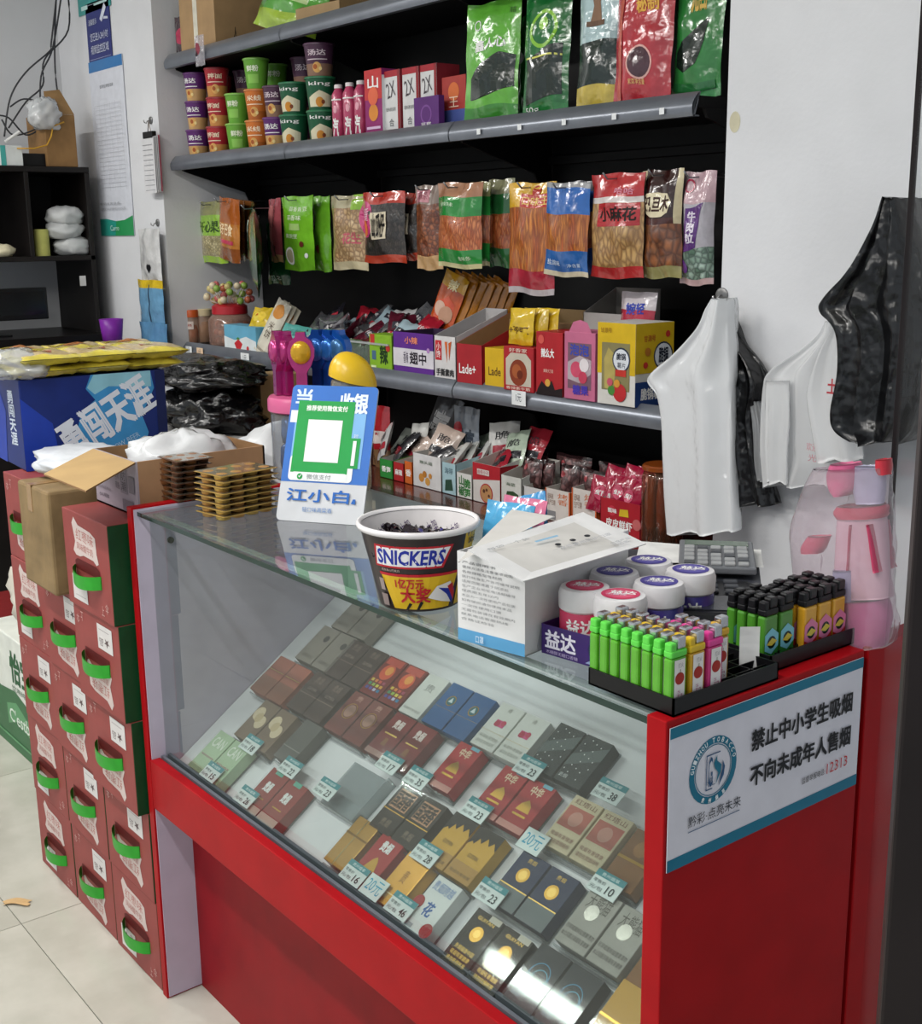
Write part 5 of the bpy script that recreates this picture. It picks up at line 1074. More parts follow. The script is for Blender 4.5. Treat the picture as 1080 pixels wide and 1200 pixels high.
# lid hinged on the right wall, lifted and leaning over
def lid_panel(name, pts, th=.0014):
    mb = MB(); pts = [Vector(p) for p in pts]; n_ = (pts[1]-pts[0]).cross(pts[3]-pts[0]).normalized()*th
    mb.face(pts, m_wc); mb.face([p-n_ for p in pts][::-1], m_wi)
    for i in range(4): j = (i+1) % 4; mb.face([pts[i], pts[i]-n_, pts[j]-n_, pts[j]], m_wc)
    return mb.build(name, r)
Mi = Matrix.Translation(A_) @ Matrix.Rotation(wa_, 4, 'Z'); Mi = Mi.inverted()
def loc_at(px, py, z): return Mi @ onZ(px, py, z)
l0 = loc_at(613, 681, GT+hh+.004); l1 = loc_at(757, 637, GT+hh+.006); l2 = loc_at(683, 600, GT+hh+.03); l3 = loc_at(548, 644, GT+hh+.03)
lp_ = lid_panel('lid', [l0, l1, l2, l3])
lid_panel('rear_flap', [loc_at(537, 660, GT+hh), loc_at(549, 646, GT+hh+.002), loc_at(650, 606, GT+hh+.02), loc_at(600, 598, GT+hh+.02)])
decals(lp_, 'lid_print', lambda u, v, o: l0+(l1-l0)*u+(l3-l0)*v+(l1-l0).cross(l3-l0).normalized()*o, [('T', .42, .42, .9, .49, '一次性使用防护口罩', tw('#a8aab0')), ('D', .5, .55, .035, tw('#2a2c30')), ('D', .62, .55, .035, tw('#2a2c30')), ('D', .74, .55, .035, tw('#2a2c30')), ('R', .4, .72, .58, .76, tw('#8ab4d0')), ('T', .08, .82, .4, .88, '每袋一个装', tw('#8a8c90')), ('T', .78, .12, .95, .24, '合格产品\n检验员', tw('#9a9ca2'))], 1.6, off=.0006)
for k, (px, py) in enumerate(((585, 622), (602, 616), (620, 612))):
    p = onZ(px, py, GT+hh-.02)
    sachet(f'{["light blue", "pink", "blue"][k]} sachet inside the white carton', (p.x, p.y, GT+.03), .08, .1, ['#4a9cc8', '#c86a8a', '#3a8ac0'][k], wa_, -.3, RNG.uniform(-.4, .4), 'sachets in the white carton', 330+k, (), .02)
# ---- chewing gum tubs
gp = [((685, 685), 'p'), ((727, 695), 'p'), ((720, 668), 'v'), ((772, 680), 'v'), ((760, 655), 'v'), ((809, 666), 'v')]
jh = .078; jr = .0295
jpos = []
for k, ((px, py), c) in enumerate(gp):
    p = onZ(px, py, GT+jh+.004); jpos.append(p)
    cl = '#c23a5c' if c == 'p' else '#3c3480'
    r = thing('gum_tub', ['pink gum tub at the left of the purple tray', 'pink gum tub at the front corner of the purple tray', 'purple gum tub behind the left pink one', 'purple gum tub in front on the right side', 'purple gum tub at the far back', 'purple gum tub at the back right corner'][k], 'gum tub', (p.x, p.y, GT+.003), 0, 'chewing gum tubs')
    MB().lathe([(jr-.003, 0), (jr, .004), (jr, .048), (jr-.002, .052)], 32, CARD(cl, .25)).build('tub', r, smooth=True, angle=.5)
    MB().lathe([(jr-.002, .05), (jr+.001, .053), (jr+.0015, .07), (jr-.001, .077), (jr-.004, jh), (0, jh)], 32, CARD('#dcdadc', .3)).build('lid', r, smooth=True, angle=.5)
    decals(r, 'lid_label', lambda u, v, o: Vector((-jr+2*jr*u, -jr+2*jr*v, jh+o)), [('D', .5, .5, .38, CARD('#c83a60' if c == 'p' else '#4a4290')), ('D', .5, .5, .3, CARD('#d85a7a' if c == 'p' else '#5f58a4')), ('T', .25, .48, .75, .68, '益达', tw(W_), .01, .6), ('T', .3, .32, .7, .44, '木糖醇', tw('#e0dce8'), 0, .6)], 1.)
    decals(r, 'label_print', lambda u, v, o: Vector(((jr+o)*math.cos(-.75+(u-.5)*2.6), (jr+o)*math.sin(-.75+(u-.5)*2.6), .004+.044*v)), [('T', .2, .5, .65, .9, '益达', tw(W_), .01), ('T', .2, .1, .7, .35, '无糖口香糖', tw('#e8d4dc')), ('D', .82, .45, .25, CARD('#7a6ab0' if c == 'v' else '#e07a90'))], 1.7, n=6)
p0, p1, p2, p5 = jpos[0], jpos[1], jpos[2], jpos[5]
ga = math.atan2((p1-p0).y, (p1-p0).x)
r = thing('gum_tray', 'purple carton tray with blueberries holding the gum tubs', 'tray', (p0.x, p0.y, GT), ga)
lx = (p1-p0).length; dl = Matrix.Rotation(-ga, 3, 'Z') @ (p5-p0); 
X0, X1, Y0, Y1 = -.034, max(lx, dl.x)+.036, -.036, dl.y+.036
m_pur = CARD('#3a2466', .35)
mb = MB(); mb.box(X0, Y0, 0, X1, Y1, .0022, m_pur); mb.build('base', r)
MB().box(X0, Y0-.0015, 0, X1, Y0, .036, m_pur).build('front_wall', r); MB().box(X1, Y0, 0, X1+.0015, Y1, .036, m_pur).build('right_wall', r); MB().box(X0-.0015, Y0, 0, X0, Y1, .036, m_pur).build('left_wall', r); MB().box(X0, Y1, 0, X1, Y1+.0015, .036, m_pur).build('back_wall', r)
decals(r, 'front_print', flat((X0, Y0-.0015, 0), (X1-X0, 0, 0), (0, 0, .036), (0, -1, 0)), [('T', .05, .25, .42, .85, '益达', tw('#e4e0ee'), .02), ('T', .06, .06, .45, .18, '木糖醇无糖口香糖', tw('#b8a8d0')), ('D', .66, .55, .3, CARD('#2a2450')), ('D', .78, .4, .3, CARD('#3a3266')), ('D', .87, .6, .26, CARD('#2c2856')), ('D', .68, .6, .1, CARD('#5a5490')), ('D', .8, .45, .1, CARD('#5a5490')), ('P', [(.55, .1), (.95, .05), (.9, .18), (.6, .2)], CARD('#8a9ac0'))], (X1-X0)/.036)
wrp = MB(); fm = clear('shrink_film', '#e2e2ea', .10, .1, .6)
wrp.grid(lambda u, v: Vector((X0-.004-.012*v+.004*math.sin(9*u), Y0-.004+(Y1-Y0)*.35*u, .002+.06*v*(1-.3*u)+.003*math.sin(14*u))), 10, 8, fm)
wrp.build('shrink_film', r, smooth=True)
# ---- disposable lighters
def lighter(label, loc, rz, body, head, kind, group):
    r = thing('lighter', label, 'lighter', loc, rz, group)
    w, t, h = .0235, .0118, .056
    mb = M(body, .15, 0, .05, 40, 0, 60, .4)
    MB().box(-w/2, -t/2, 0, w/2, t/2, h, mb).build('tank', r, bev=.003)
    hd = M(head, .3) if kind == 'a' else M('#17171a', .35)
    MB().box(-w/2, -t/2, h, w/2, t/2, h+.008, hd).build('collar', r, bev=.002)
    if kind == 'a':
        MB().box(-w/2+.001, -t/2+.0008, h+.008, w*.08, t/2-.0008, h+.021, M('#c9cacf', .16, .9)).build('wind_guard', r, bev=.002)
        MB().box(w*.12, -t/2+.001, h+.006, w/2, t/2-.001, h+.016, hd).build('button', r, bev=.002)
        S = flat((-w/2+.004, t/2, .004), (w-.008, 0, 0), (0, 0, h-.006), (0, 1, 0))
        decals(r, 'label', flat((w/2-.004, t/2, .004), (-(w-.008), 0, 0), (0, 0, h-.006), (0, 1, 0)), [('R', 0, 0, 1, 1, tw('#e6e2e0')), ('D', .5, .6, .13, CARD('#a83028')), ('D', .42, .62, .09, CARD('#a83028')), ('D', .58, .62, .09, CARD('#a83028')), ('R', .48, .72, .53, .8, tw('#4a5a2a')), ('T', .25, .06, .75, .36, 'S\nM\nO\nK', tw('#b0688a')), ('T', .25, .84, .75, .94, '打火', tw('#8a8a90'))], .3)
    else:
        MB().box(-w/2+.001, -t/2+.0008, h+.008, w*.1, t/2-.0008, h+.02, M('#101012', .3)).build('wind_guard', r, bev=.002)
        MB().box(w*.14, -t/2+.001, h+.006, w/2, t/2-.001, h+.017, hd).build('button', r, bev=.002)
        c2, c3 = {'g': ('#2f7a34', '#7ac0d0'), 'r': ('#c02a24', '#d87aa0')}[kind]
        decals(r, 'print', flat((w/2, t/2, 0), (-w, 0, 0), (0, 0, h), (0, 1, 0)), [('R', 0, 0, 1, .45, tw(c2, .2)), ('P', [(0, .3), (.5, .2), (1, .35), (1, .6), (.5, .75), (0, .62)], tw(c3, .2)), ('D', .5, .45, .13, tw('#16281c', .2)), ('P', [(.1, .42), (.5, .38), (.9, .46), (.5, .54)], tw('#d0b83a', .2))], w/h)
    return r
TZ = GT+.004
x0, x1, y0, y1 = -.905, -.783, .880, 1.047
def grid_tray(label, x0, x1, y0, y1, z, nx, ny):
    r = thing('lighter_tray', label, 'tray', (0, 0, 0), 0, 'black lighter trays')
    m = M('#0e0e11', .35)
    MB().box(x0, y0, z, x1, y1, z+.002, m).build('base', r)
    for a in ((x0, y0, x1, y0+.002), (x0, y1-.002, x1, y1), (x0, y0, x0+.002, y1), (x1-.002, y0, x1, y1)): MB().box(a[0], a[1], z, a[2], a[3], z+.019, m).build('rim', r)
    for i in range(1, nx): x = x0+(x1-x0)*i/nx; MB().box(x-.0006, y0+.002, z+.002, x+.0006, y1-.002, z+.014, m).build('divider', r)
    for j in range(1, ny): y = y0+(y1-y0)*j/ny; MB().box(x0+.002, y-.0006, z+.002, x1-.002, y+.0006, z+.014, m).build('divider', r)
    return r
PZ = 1.0006
grid_tray('black gridded tray of green and yellow lighters at the counter corner', x0, x1, y0, y1, PZ, 8, 6)
lz = PZ+.0025
cx_ = lambda i: x0+(x1-x0)*(i+.5)/8
cyy = lambda j: y0+(y1-y0)*(j+.5)/6
src = {}
def lt(i, j, body, head, kind, label, group):
    key = (body, kind)
    loc = (cx_(i)-.004, cyy(j), lz)
    if key not in src: src[key] = lighter(label, loc, -math.pi/2, body, head, kind, group)
    else: dup(src[key], loc, -math.pi/2, label, group)
od = ['first', 'second', 'third', 'fourth', 'fifth', 'sixth', 'seventh', 'eighth']
for i in range(8): lt(i, 0, '#55a524', '#5cd048', 'a', f'translucent green lighter, {od[7-i]} from the counter end', 'green lighters')
for i in range(8): lt(i, 1, '#c89a24', '#d8b422', 'a', f'amber yellow lighter, {od[7-i]} from the counter end', 'yellow lighters')
for i in (4, 5, 6, 7): lt(i, 2, '#c8387c', '#d83a90', 'a', f'pink lighter, {od[7-i]} from the counter end', 'pink lighters')
lt(6, 3, '#b08a28', '#d8a828', 'a', 'single amber lighter standing behind the pink ones', None)
x0, x1, y0, y1 = -.93, -.80, 1.056, 1.214
grid_tray('black gridded tray of patterned lighters at the back corner', x0, x1, y0, y1, PZ, 8, 6)
def lt2(px, py, kind, body, label):
    p = onZ(px, py, PZ+.07)
    key = (body, kind)
    if key not in src: src[key] = lighter(label, (p.x, p.y, lz), -math.pi/2, body, '#17171a', kind, 'patterned lighters')
    else: dup(src[key], (p.x, p.y, lz), -math.pi/2, label, 'patterned lighters')
for i in range(4):
    for j in range(2):
        x = -.865+.0145*i; y = 1.075+.028*j
        lbl = f'green patterned black-capped lighter, {od[3-i]} from the counter end in the {("near", "far")[j]} file'
        if ('#4a8a2c', 'g') not in src: src[('#4a8a2c', 'g')] = lighter(lbl, (x, y, lz), -math.pi/2, '#4a8a2c', K_, 'g', 'patterned lighters')
        else: dup(src[('#4a8a2c', 'g')], (x, y, lz), -math.pi/2, lbl, 'patterned lighters')
for i in range(4):
    for j in range(3):
        x = -.858+.0145*i; y = 1.137+.027*j
        lbl = f'red and yellow black-capped lighter, {od[3-i]} from the counter end in the {("near", "middle", "far")[j]} file'
        if ('#d8a02c', 'r') not in src: src[('#d8a02c', 'r')] = lighter(lbl, (x, y, lz), -math.pi/2, '#d8a02c', K_, 'r', 'patterned lighters')
        else: dup(src[('#d8a02c', 'r')], (x, y, lz), -math.pi/2, lbl, 'patterned lighters')
# white slip standing in the tray
r = thing('paper_slip', 'small blank white slip standing in the lighter tray', 'paper', (-.815, 1.038, lz), .9)
MB().grid(lambda u, v: Vector((-.011+.022*u, .004*math.sin(2*v), .05*v)), 3, 5, M('#e4e4e2', .6)).build('slip', r)
# ---- calculator on a black machine
c0 = onZ(842, 690, GT+.045)
r = thing('card_machine', 'black card machine with white paper behind the gum tubs', 'machine', (-.965, 1.15, GT), .75)
MB().box(-.055, -.075, 0, .055, .08, .04, M('#1a1b1f', .35)).build('body', r, bev=.008)
MB().box(-.045, -.06, .0402, .045, .0, .0412, M('#2c2e36', .2)).build('screen', r)
for i in range(3):
    for j in range(3): MB().box(-.035+.026*i, .01+.022*j, .04, -.017+.026*i, .024+.022*j, .044, M('#3c3e44', .4)).build('key', r, bev=.0015)
r = thing('calculator', 'grey desk calculator with rows of keys tilted on a white paper', 'calculator', (-1.06, 1.27, GT+.046), .72, None, .03)
MB().box(-.07, -.09, 0, .07, .09, .012, M('#6a6d72', .4)).build('case', r, bev=.003)
MB().box(-.06, .05, .012, .06, .082, .0135, M('#5a6a5c', .2)).build('display', r)
for i in range(5):
    for j in range(5): MB().box(-.06+.0245*i, -.082+.0255*j, .012, -.041+.0245*i, -.064+.0255*j, .0165, M('#9a9c9e' if (i+j) % 5 else '#4a4d52', .4)).build('key', r, bev=.0015)
bpy.context.view_layer.update(); r.scale = (.72, .72, .8)
r = thing('paper_sheet', 'white paper sheet beneath the calculator', 'paper', (-1.08, 1.25, GT+.0405), .7)
MB().grid(lambda u, v: Vector((-.08+.17*u, -.02+.11*v, .003+.003*math.sin(3*u+2*v))), 6, 6, M('#dcdcda', .7)).build('sheet', r, smooth=True)
r = thing('notebook', 'stack of notebooks under the calculator paper', 'notebook', (-1.09, 1.24, GT), .7)
MB().box(-.1, -.085, 0, .1, .085, .036, M('#3a3c44', .5)).build('cover', r, bev=.002); MB().box(-.098, -.087, .004, .098, -.083, .032, M('#c8c6be', .7)).build('pages', r)
# ================================================================== red gift cartons left of the counter
m_cart = CARD('#8f403d', .5); m_cgreen = M('#0c4020', .5); m_strap = M('#2c9a2a', .4); m_slot = M('#5a1414', .6)
CW, CHh, CD = .222, .1925, .30
cl_w = tw('#cdbdb8'); cl_r = tw('#b06a64')
def carton_mesh(flip):
    it = [('P', [(.22, .88), (.27, .95), (.36, .88), (.62, .86), (.73, .82), (.74, .66), (.77, .57), (.72, .545), (.66, .58), (.44, .585), (.36, .56), (.27, .56), (.22, .6), (.27, .7)], cl_w),
          ('T', .3, .72, .68, .84, '红枣味', cl_r, 0., -.03), ('T', .3, .62, .66, .7, '风味酸牛奶', cl_r, 0, -.03),
          ('P', [(.24, .50), (.3, .53), (.72, .53), (.78, .50), (.78, .42), (.24, .42)], m_slot), ('R', .14, .08, .46, .34, tw('#d2cfcd')), ('T', .2, .2, .32, .3, '★', tw('#5a4a4c')), ('T', .34, .22, .42, .3, '品', tw('#6a5a5c')), ('R', .2, .13, .42, .135, tw('#8a8284')),
          ('T', .76, .06, .82, .16, '上', tw('#c8a09a')), ('T', .85, .1, .92, .2, '伞', tw('#c8a09a'))]
    return it
def carton(label, X, Y, Z, flip):
    r = thing('gift_carton', label, 'carton', (X, Y, Z), 0, 'red gift cartons')
    mb = MB(); mb.box(0, 0, 0, CW, CD, CHh, m_cart)
    b = mb.build('body', r, bev=.002)
    b.data.materials.append(m_cgreen); b.data.polygons[5].material_index = 1
    S = (lambda u, v, o: Vector((u*CW, -o, v*CHh))) if not flip else (lambda u, v, o: Vector(((1-u)*CW, -o, (1-v)*CHh)))
    decals(r, 'front_print', S, carton_mesh(flip), CW/CHh, off=.0005, step=.0001)
    zz = .39*CHh if not flip else .47*CHh
    x0, x1 = (.24*CW, .8*CW) if not flip else (.2*CW, .76*CW)
    st = MB()
    for o in (0, -.0016):
        st.grid(lambda u, v: Vector((x0+(x1-x0)*u, -.002-.02*math.sin(math.pi*u)**.6+o*(-1), zz-.013-.006*math.sin(math.pi*u)+.026*v)), 12, 1, m_strap)
    st.build('handle', r, smooth=True)
    return r
colx = {'R': -2.326, 'M': -2.552, 'L': -2.780}
wn_ = {'R': 'in the column beside the counter', 'M': 'in the middle column', 'L': 'in the far column'}
rn_ = ['bottom', 'second from floor', 'third from floor', 'fourth from floor', 'top']
fl_ = {'R': (0, 1, 1, 1, 0), 'M': (1, 1, 1, 1), 'L': (0, 0, 1, 0, 1)}
offy = {'R': (.87, .868, .848, .838, .832), 'M': (.872, .868, .860, .856), 'L': (.872, .87, .866, .866, .868)}
proto = {}
for c in 'RML':
    for k, f in enumerate(fl_[c]):
        lb = f'red gift carton with green handle, {rn_[k]} {wn_[c]}'
        loc = (colx[c]+(RNG.uniform(-.004, .004) if c != 'R' else -.001*k), offy[c][k], .0005+k*(CHh+.0006))
        if f not in proto: proto[f] = carton(lb, *loc, f)
        else: dup(proto[f], loc, None, lb)
ZT = 5*(CHh+.0006)+.001
ZM = 4*(CHh+.0006)+.001
# kraft box standing on the middle column
r = thing('cardboard_box', 'worn kraft box standing on the middle carton column', 'box', (-2.545, .82, ZM), .0)
m_kraft = M('#86704e', .7, 0, .12, 14, .15, 30)
MB().box(0, 0, 0, .175, .28, .215, m_kraft).build('body', r, bev=.006)
MB().box(.06, -.0012, .16, .085, 0, .217, M('#9a7a50', .2)).build('tape', r); MB().box(.06, 0, .2152, .085, .28, .2164, M('#9a7a50', .2)).build('tape', r)
# printed open carton on the column beside the counter
r = thing('open_carton', 'open printed carton with a raised kraft flap beside the counter', 'box', (-2.33, .905, ZT), 0)
ow, od_, oh = .20, .27, .105
m_ki = M('#8c6a48', .7, 0, .08, 14); m_kp = M('#a59ca6', .6, 0, .04, 14); m_ko = M('#a88260', .7, 0, .08, 14)
MB().box(0, 0, 0, ow, .004, oh, m_kp).build('front_wall', r); MB().box(ow-.004, .004, 0, ow, od_, oh, m_ko).build('right_wall', r)
MB().box(0, .004, 0, .004, od_, oh, m_ki).build('left_wall', r); MB().box(0, od_-.004, 0, ow, od_, oh, m_ki).build('back_wall', r); MB().box(0, 0, 0, ow, od_, .003, m_ki).build('base', r)
fp = MB(); A_ = Vector((0, 0, oh)); B_ = Vector((ow, 0, oh)); fv = onZ(94, 574, ZT+oh-.012)-onZ(152, 541, ZT+oh)
fl = MB(); t = Vector((0, 0, .003))
q = [A_, B_, B_+fv, A_+fv]
fl.face(q, M('#b99a6a', .7, 0, .06, 10)); fl.face([p-t for p in q][::-1], m_ki)
for i in range(4): j = (i+1) % 4; fl.face([q[i], q[i]-t, q[j]-t, q[j]], m_ki)
fl.build('flap', r)
decals(r, 'front_print', flat((0, 0, 0), (ow, 0, 0), (0, 0, oh), (0, -1, 0)), [('T', .08, .14, .32, .22, '小心轻放', tw('#4a4450')), ('T', .5, .4, .6, .85, '产品\n名称\n规格', tw('#6a6470')), ('R', .62, .35, .78, .8, tw('#8a838e')), ('T', .64, .4, .76, .76, '防\n潮', tw('#3a3440')), ('R', .82, .4, .95, .7, tw('#7a747e')), ('R', .66, .05, .9, .25, tw('#7a747e')), ('T', .06, .3, .4, .36, '易碎物品向上', tw('#6a6470'))], ow/oh)
m_pw = clear('white_polybag', '#e2e4e6', .78, .25, .5)
def blob(name, label, cat, c, sx, sy, sz, mat, seed, amp=.25, n=40, m=22, rz=0., group=None, freq=2.2):
    r = thing(name, label, cat, (c[0], c[1], c[2]), rz, group)
    def fn(u, v):
        a = 2*math.pi*u; b = math.pi*v
        x, y, z = math.sin(b)*math.cos(a), math.sin(b)*math.sin(a), -math.cos(b)
        nz_ = mnoise.noise(Vector((x*freq+seed, y*freq, z*freq)))*amp+mnoise.noise(Vector((x*freq*3+seed, y*freq*3, z*freq*3)))*amp*.5 + abs(mnoise.noise(Vector((x*6, y*6+seed, z*6))))*amp*.35
        k = 1+nz_
        zz = z*k
        return Vector((x*k*sx, y*k*sy, max(0, (zz+.8)*sz/1.8)))
    MB().grid(fn, n, m, mat, wrap=True).build('film', r, smooth=True)
    return r
blob('polybag', 'crumpled white poly bag heaped in the open carton', 'plastic bag', (-2.23, 1.04, ZT+.02), .085, .11, .115, m_pw, 3, .3)
blob('polybag', 'loose white poly bags heaped behind the open carton', 'plastic bag', (-2.32, 1.33, .78), .16, .14, .30, M('#d2d4d6', .35, 0, .05, 10, .5, 20), 14, .2)
r = pbox('cardboard_box', 'kraft carton stack on the floor behind the cartons', 'carton', (-2.32, 1.19, .0005), .36, .3, .78, '#9a7c54')
blob('polybag', 'white poly mailer bulging beside the open carton flap', 'plastic bag', (-2.50, .96, ZM+.217), .17, .1, .055, M('#cfd3d8', .4, 0, .05, 10, .4, 20), 8, .15)
# blue beer carton with biscuits on top
bp = Vector((-2.735, .905, ZT)); br_ = math.radians(-4)
r = thing('beer_carton', 'blue beer carton with white slanted lettering on the cartons', 'carton', bp, br_)
bw_, bd_, bh_ = .26, .335, .205
bxx = MB().box(-bw_, 0, 0, 0, bd_, bh_, CARD('#12286e', .4)).build('body', r, bev=.003)
S = flat((0, 0, 0), (0, bd_, 0), (0, 0, bh_), (1, 0, 0))
lbz = CARD('#3a8cc4', .4)
decals(r, 'side_print', S, [('P', [(.28, 0), (.80, 0), (.86, .3), (.82, .5), (.92, .8), (.9, 1), (.48, 1), (.44, .85), (.5, .72), (.4, .6), (.36, .4), (.27, .3)], lbz), ('P', [(.5, 1), (.9, 1), (.9, .82), (.6, .86), (.5, .78), (.45, .86)], CARD('#8ac0d0', .4)), ('P', [(.0, 0), (.24, 0), (.2, .5), (.0, .8)], CARD('#1a3aa0', .4)),
       ('T', .22, .30, .92, .74, '勇闯天涯', tw('#d6dde6'), .02, .5), ('T', .55, .18, .8, .24, 'SNOW BEER', tw('#a8c8e0'), 0, .4), ('R', .93, 0, 1, 1, CARD('#0c1a4c', .4))], bd_/bh_, off=.0006, step=.0002)
decals(r, 'front_print', flat((-bw_, 0, 0), (bw_, 0, 0), (0, 0, bh_), (0, -1, 0)), [('T', .6, .25, .8, .85, '勇\n闯\n天\n涯', tw('#c8d2e0'), .01, .06), ('P', [(0, 0), (.4, 0), (.5, .6), (.2, 1), (0, 1)], CARD('#1a3aa0', .4))], bw_/bh_)
yb = M('#dccb4c', .2, 0, .15, 30, .4, 25, .4); cb = cells('crackers', '#cdb684', '#e0cfa4', '#a88a4c', 90)
for k in range(6):
    i, j = k % 3, k//3
    r = thing('cracker_pack', f'yellow film pack of crackers on the beer carton, {["near", "middle", "far"][i]} {["lower", "upper"][j]} one', 'cracker pack', (bp.x-.13+.02*j, bp.y+.0+.128*i, ZT+bh_+.0+.026*j), br_+RNG.uniform(-.06, .06), 'cracker packs on the beer carton')
    S2 = pouch_surf(.30, .145, .028, 400+k, .03, .0, 9., .16)
    mb = MB(); pm = lambda u, v: yb if (u < .1 or u > .9 or .42 < u < .58 or v < .08 or v > .92) else cb
    rx = lambda p: Vector((p.x, p.z-.0, -p.y+.015))
    mb.grid(lambda u, v: rx(S2(u, v, 0)*1.0), 22, 12, pm); mb.grid(lambda u, v: rx(S2(1-u, v, 0, True)), 22, 12, yb)
    mb.build('film', r, smooth=True)
    decals(r, 'print', lambda u, v, o: rx(S2(u, v, o)), [('P', [(.66, .4), (.78, .35), (.8, .6), (.7, .66)], FILM('#c8643c')), ('T', .2, .3, .38, .7, '麦饼', tw('#a8642c'), .01), ('P', [(.12, .1), (.3, .1), (.2, .4)], FILM('#e0c83a'))], 2., n=8, off=.001)
blob('polybag', 'silvery poly bag end beside the cracker packs', 'plastic bag', (-2.80, .92, ZT+bh_), .10, .08, .06, clear('silver_poly', '#d8dce0', .45, .1, .6), 5, .3)
# water carton, sack and carton beyond
x0 = -3.66; yy = 1.05
r = thing('water_carton', 'green and white bottled water carton on the floor', 'carton', (x0, yy, .0005))
MB().box(0, 0, 0, .42, .28, .36, CARD('#e0e4dc', .4)).build('body', r, bev=.004)
gr = CARD('#2f6a40', .4)
decals(r, 'front_print', flat((0, 0, 0), (.42, 0, 0), (0, 0, .36), (0, -1, 0)), [('P', [(0, 0), (1, 0), (1, .42), (.8, .46), (.5, .54), (.2, .5), (0, .56)], gr), ('P', [(.3, .2), (.5, .28), (.8, .2), (.98, .22), (.98, .4), (.7, .36), (.5, .44), (.3, .38)], CARD('#5a9a68', .4)), ('T', .34, .24, .9, .36, "C'estbon", tw('#dfeade'), .01, -.02), ('T', .45, .62, .85, .88, '怡宝', tw('#1f5a34'), .02), ('T', .45, .54, .9, .59, '饮用纯净水', tw('#4a6a54')), ('R', .0, .08, 1, .1, CARD('#5a9a68', .4))], .42/.36)
blob('sack', 'white woven sack with orange print on the water carton', 'sack', (-3.42, 1.19, .362), .2, .12, .25, M('#cfc9bd', .6, 0, .08, 12, .4, 14), 12, .18)
r = thing('polybag_print', 'orange patch of printed film on the white sack', 'plastic bag', (-3.34, 1.06, .43))
blob2 = None
MB().grid(lambda u, v: Vector((-.05+.1*u, -.012*math.sin(math.pi*u), .1*v)), 8, 6, FILM('#c8582a')).build('film', r, smooth=True)
r = pbox('red_carton', 'dark red carton on the floor beyond the water carton', 'carton', (-3.95, 1.08, .0005), .4, .3, .3, '#7a1f20')
# floor scrap
q = onZ(20, 1059, 0); r = thing('paper_scrap', 'torn tan cardboard scrap on the floor', 'paper scrap', (q.x, q.y, .002), .9)
MB().grid(lambda u, v: Vector((-.03+.06*u+.005*math.sin(7*v), -.012+.024*v+.004*math.sin(5*u), .0015+.003*math.sin(3*u))), 6, 3, M('#c9a878', .7)).build('scrap', r)
# ================================================================== black wrapped bundles behind the cartons
m_bp = M('#0a0a0c', .24, 0, .1, 20, 1.6, 20, .2)
r = pbox('white_carton', 'pale carton under the black wrapped bundles', 'carton', (onY(243, 500, 1.80).x, 1.66, ZB+.001), .5, .3, .12, '#c4c2be')
a = onY(185, 455, 1.84); b = onY(302, 440, 1.84)
def lying(name, label, rows, Y, thick, seed, mat=m_bp, fold=.3, cat='plastic bag', **k):
    r = thing(name, label, cat, (0, 0, 0))
    loft(rows, Y, thick, mat, 'film', r, 36, fold, seed, 6, 6., **k)
    return r
cb_ = onY(243, 500, 1.80)
blob('black_bundle', 'flat black plastic wrapped bundle lying on top', 'plastic bag', (cb_.x-.02, 1.80, ZB+.255), .26, .16, .10, m_bp, 2, .3, 56, 30, .15, freq=1.8)
blob('black_bundle', 'round black plastic sack below the flat bundle', 'plastic bag', (cb_.x+.03, 1.80, ZB+.122), .2, .15, .15, m_bp, 9, .3, 56, 30, freq=1.8)
kx = onY(285, 470, 1.93)
pbox('cardboard_box', 'upright kraft carton behind the pink-lid jar', 'box', (kx.x+.06, 1.93, ZB+.001), .12, .16, kx.z+.09-ZB, '#a08258')
# ================================================================== far left: bookcase, posters, hanging stuff
XB = -4.95
bc_ = thing('bookcase', 'black wooden bookcase against the left wall', 'bookcase', (0, 0, 0))
m_bw = M('#14100f', .45, 0, .15, 6)
zt = onX(60, 195, XB).z; zm = onX(60, 300, XB).z; zd = onX(60, 392, XB).z
ye = onX(112, 300, XB).y; ys = .7
MB().box(XLW+.002, ys, zt-.022, XB, ye, zt, m_bw).build('top_board', bc_, bev=.002)
MB().box(XLW+.002, ys, zm-.02, XB, ye, zm, m_bw).build('middle_board', bc_, bev=.002)
MB().box(XLW+.002, ye-.02, 0, XB, ye, zt-.022, m_bw).build('end_panel', bc_, bev=.002)
yd = onX(37, 250, XB).y
MB().box(XLW+.002, yd-.018, zm, XB, yd, zt-.022, m_bw).build('divider', bc_, bev=.002)
MB().box(XLW+.002, ys, zm, XLW+.01, ye-.02, zt-.022, m_bw).build('back_board', bc_)
MB().box(XLW+.002, ys, zd-.03, XB+.12, ye, zd, M('#100d0d', .35)).build('desk_board', bc_, bev=.002)
MB().box(XB+.06, ys, 0, XB+.08, ye-.02, zd-.03, m_bw).build('modesty_panel', bc_)
p = onX(98, 329, XB); 
MB().box(XB, ye-.075, p.z-.02, XB+.003, ye-.05, p.z+.02, M('#c8c8c6', .6)).build('sticker', bc_)
ye0 = ye
# monitor
pm_ = onX(62, 337, XB+.02); y1m = pm_.y; 
r = thing('monitor', 'black computer monitor on the desk at far left', 'monitor', (XB-.05, y1m-.5, zd))
MB().box(-.02, 0, .06, 0, .5, pm_.z-zd, M('#0b0b0d', .3)).build('bezel', r, bev=.004)
MB().box(.0002, .012, .08, .0012, .488, pm_.z-zd-.015, M('#131417', .15)).build('screen', r)
MB().box(-.015, .22, 0, -.005, .28, .07, M('#0b0b0d', .4)).build('stand', r); MB().box(-.08, .17, 0, .05, .33, .008, M('#0b0b0d', .4)).build('foot', r, bev=.002)
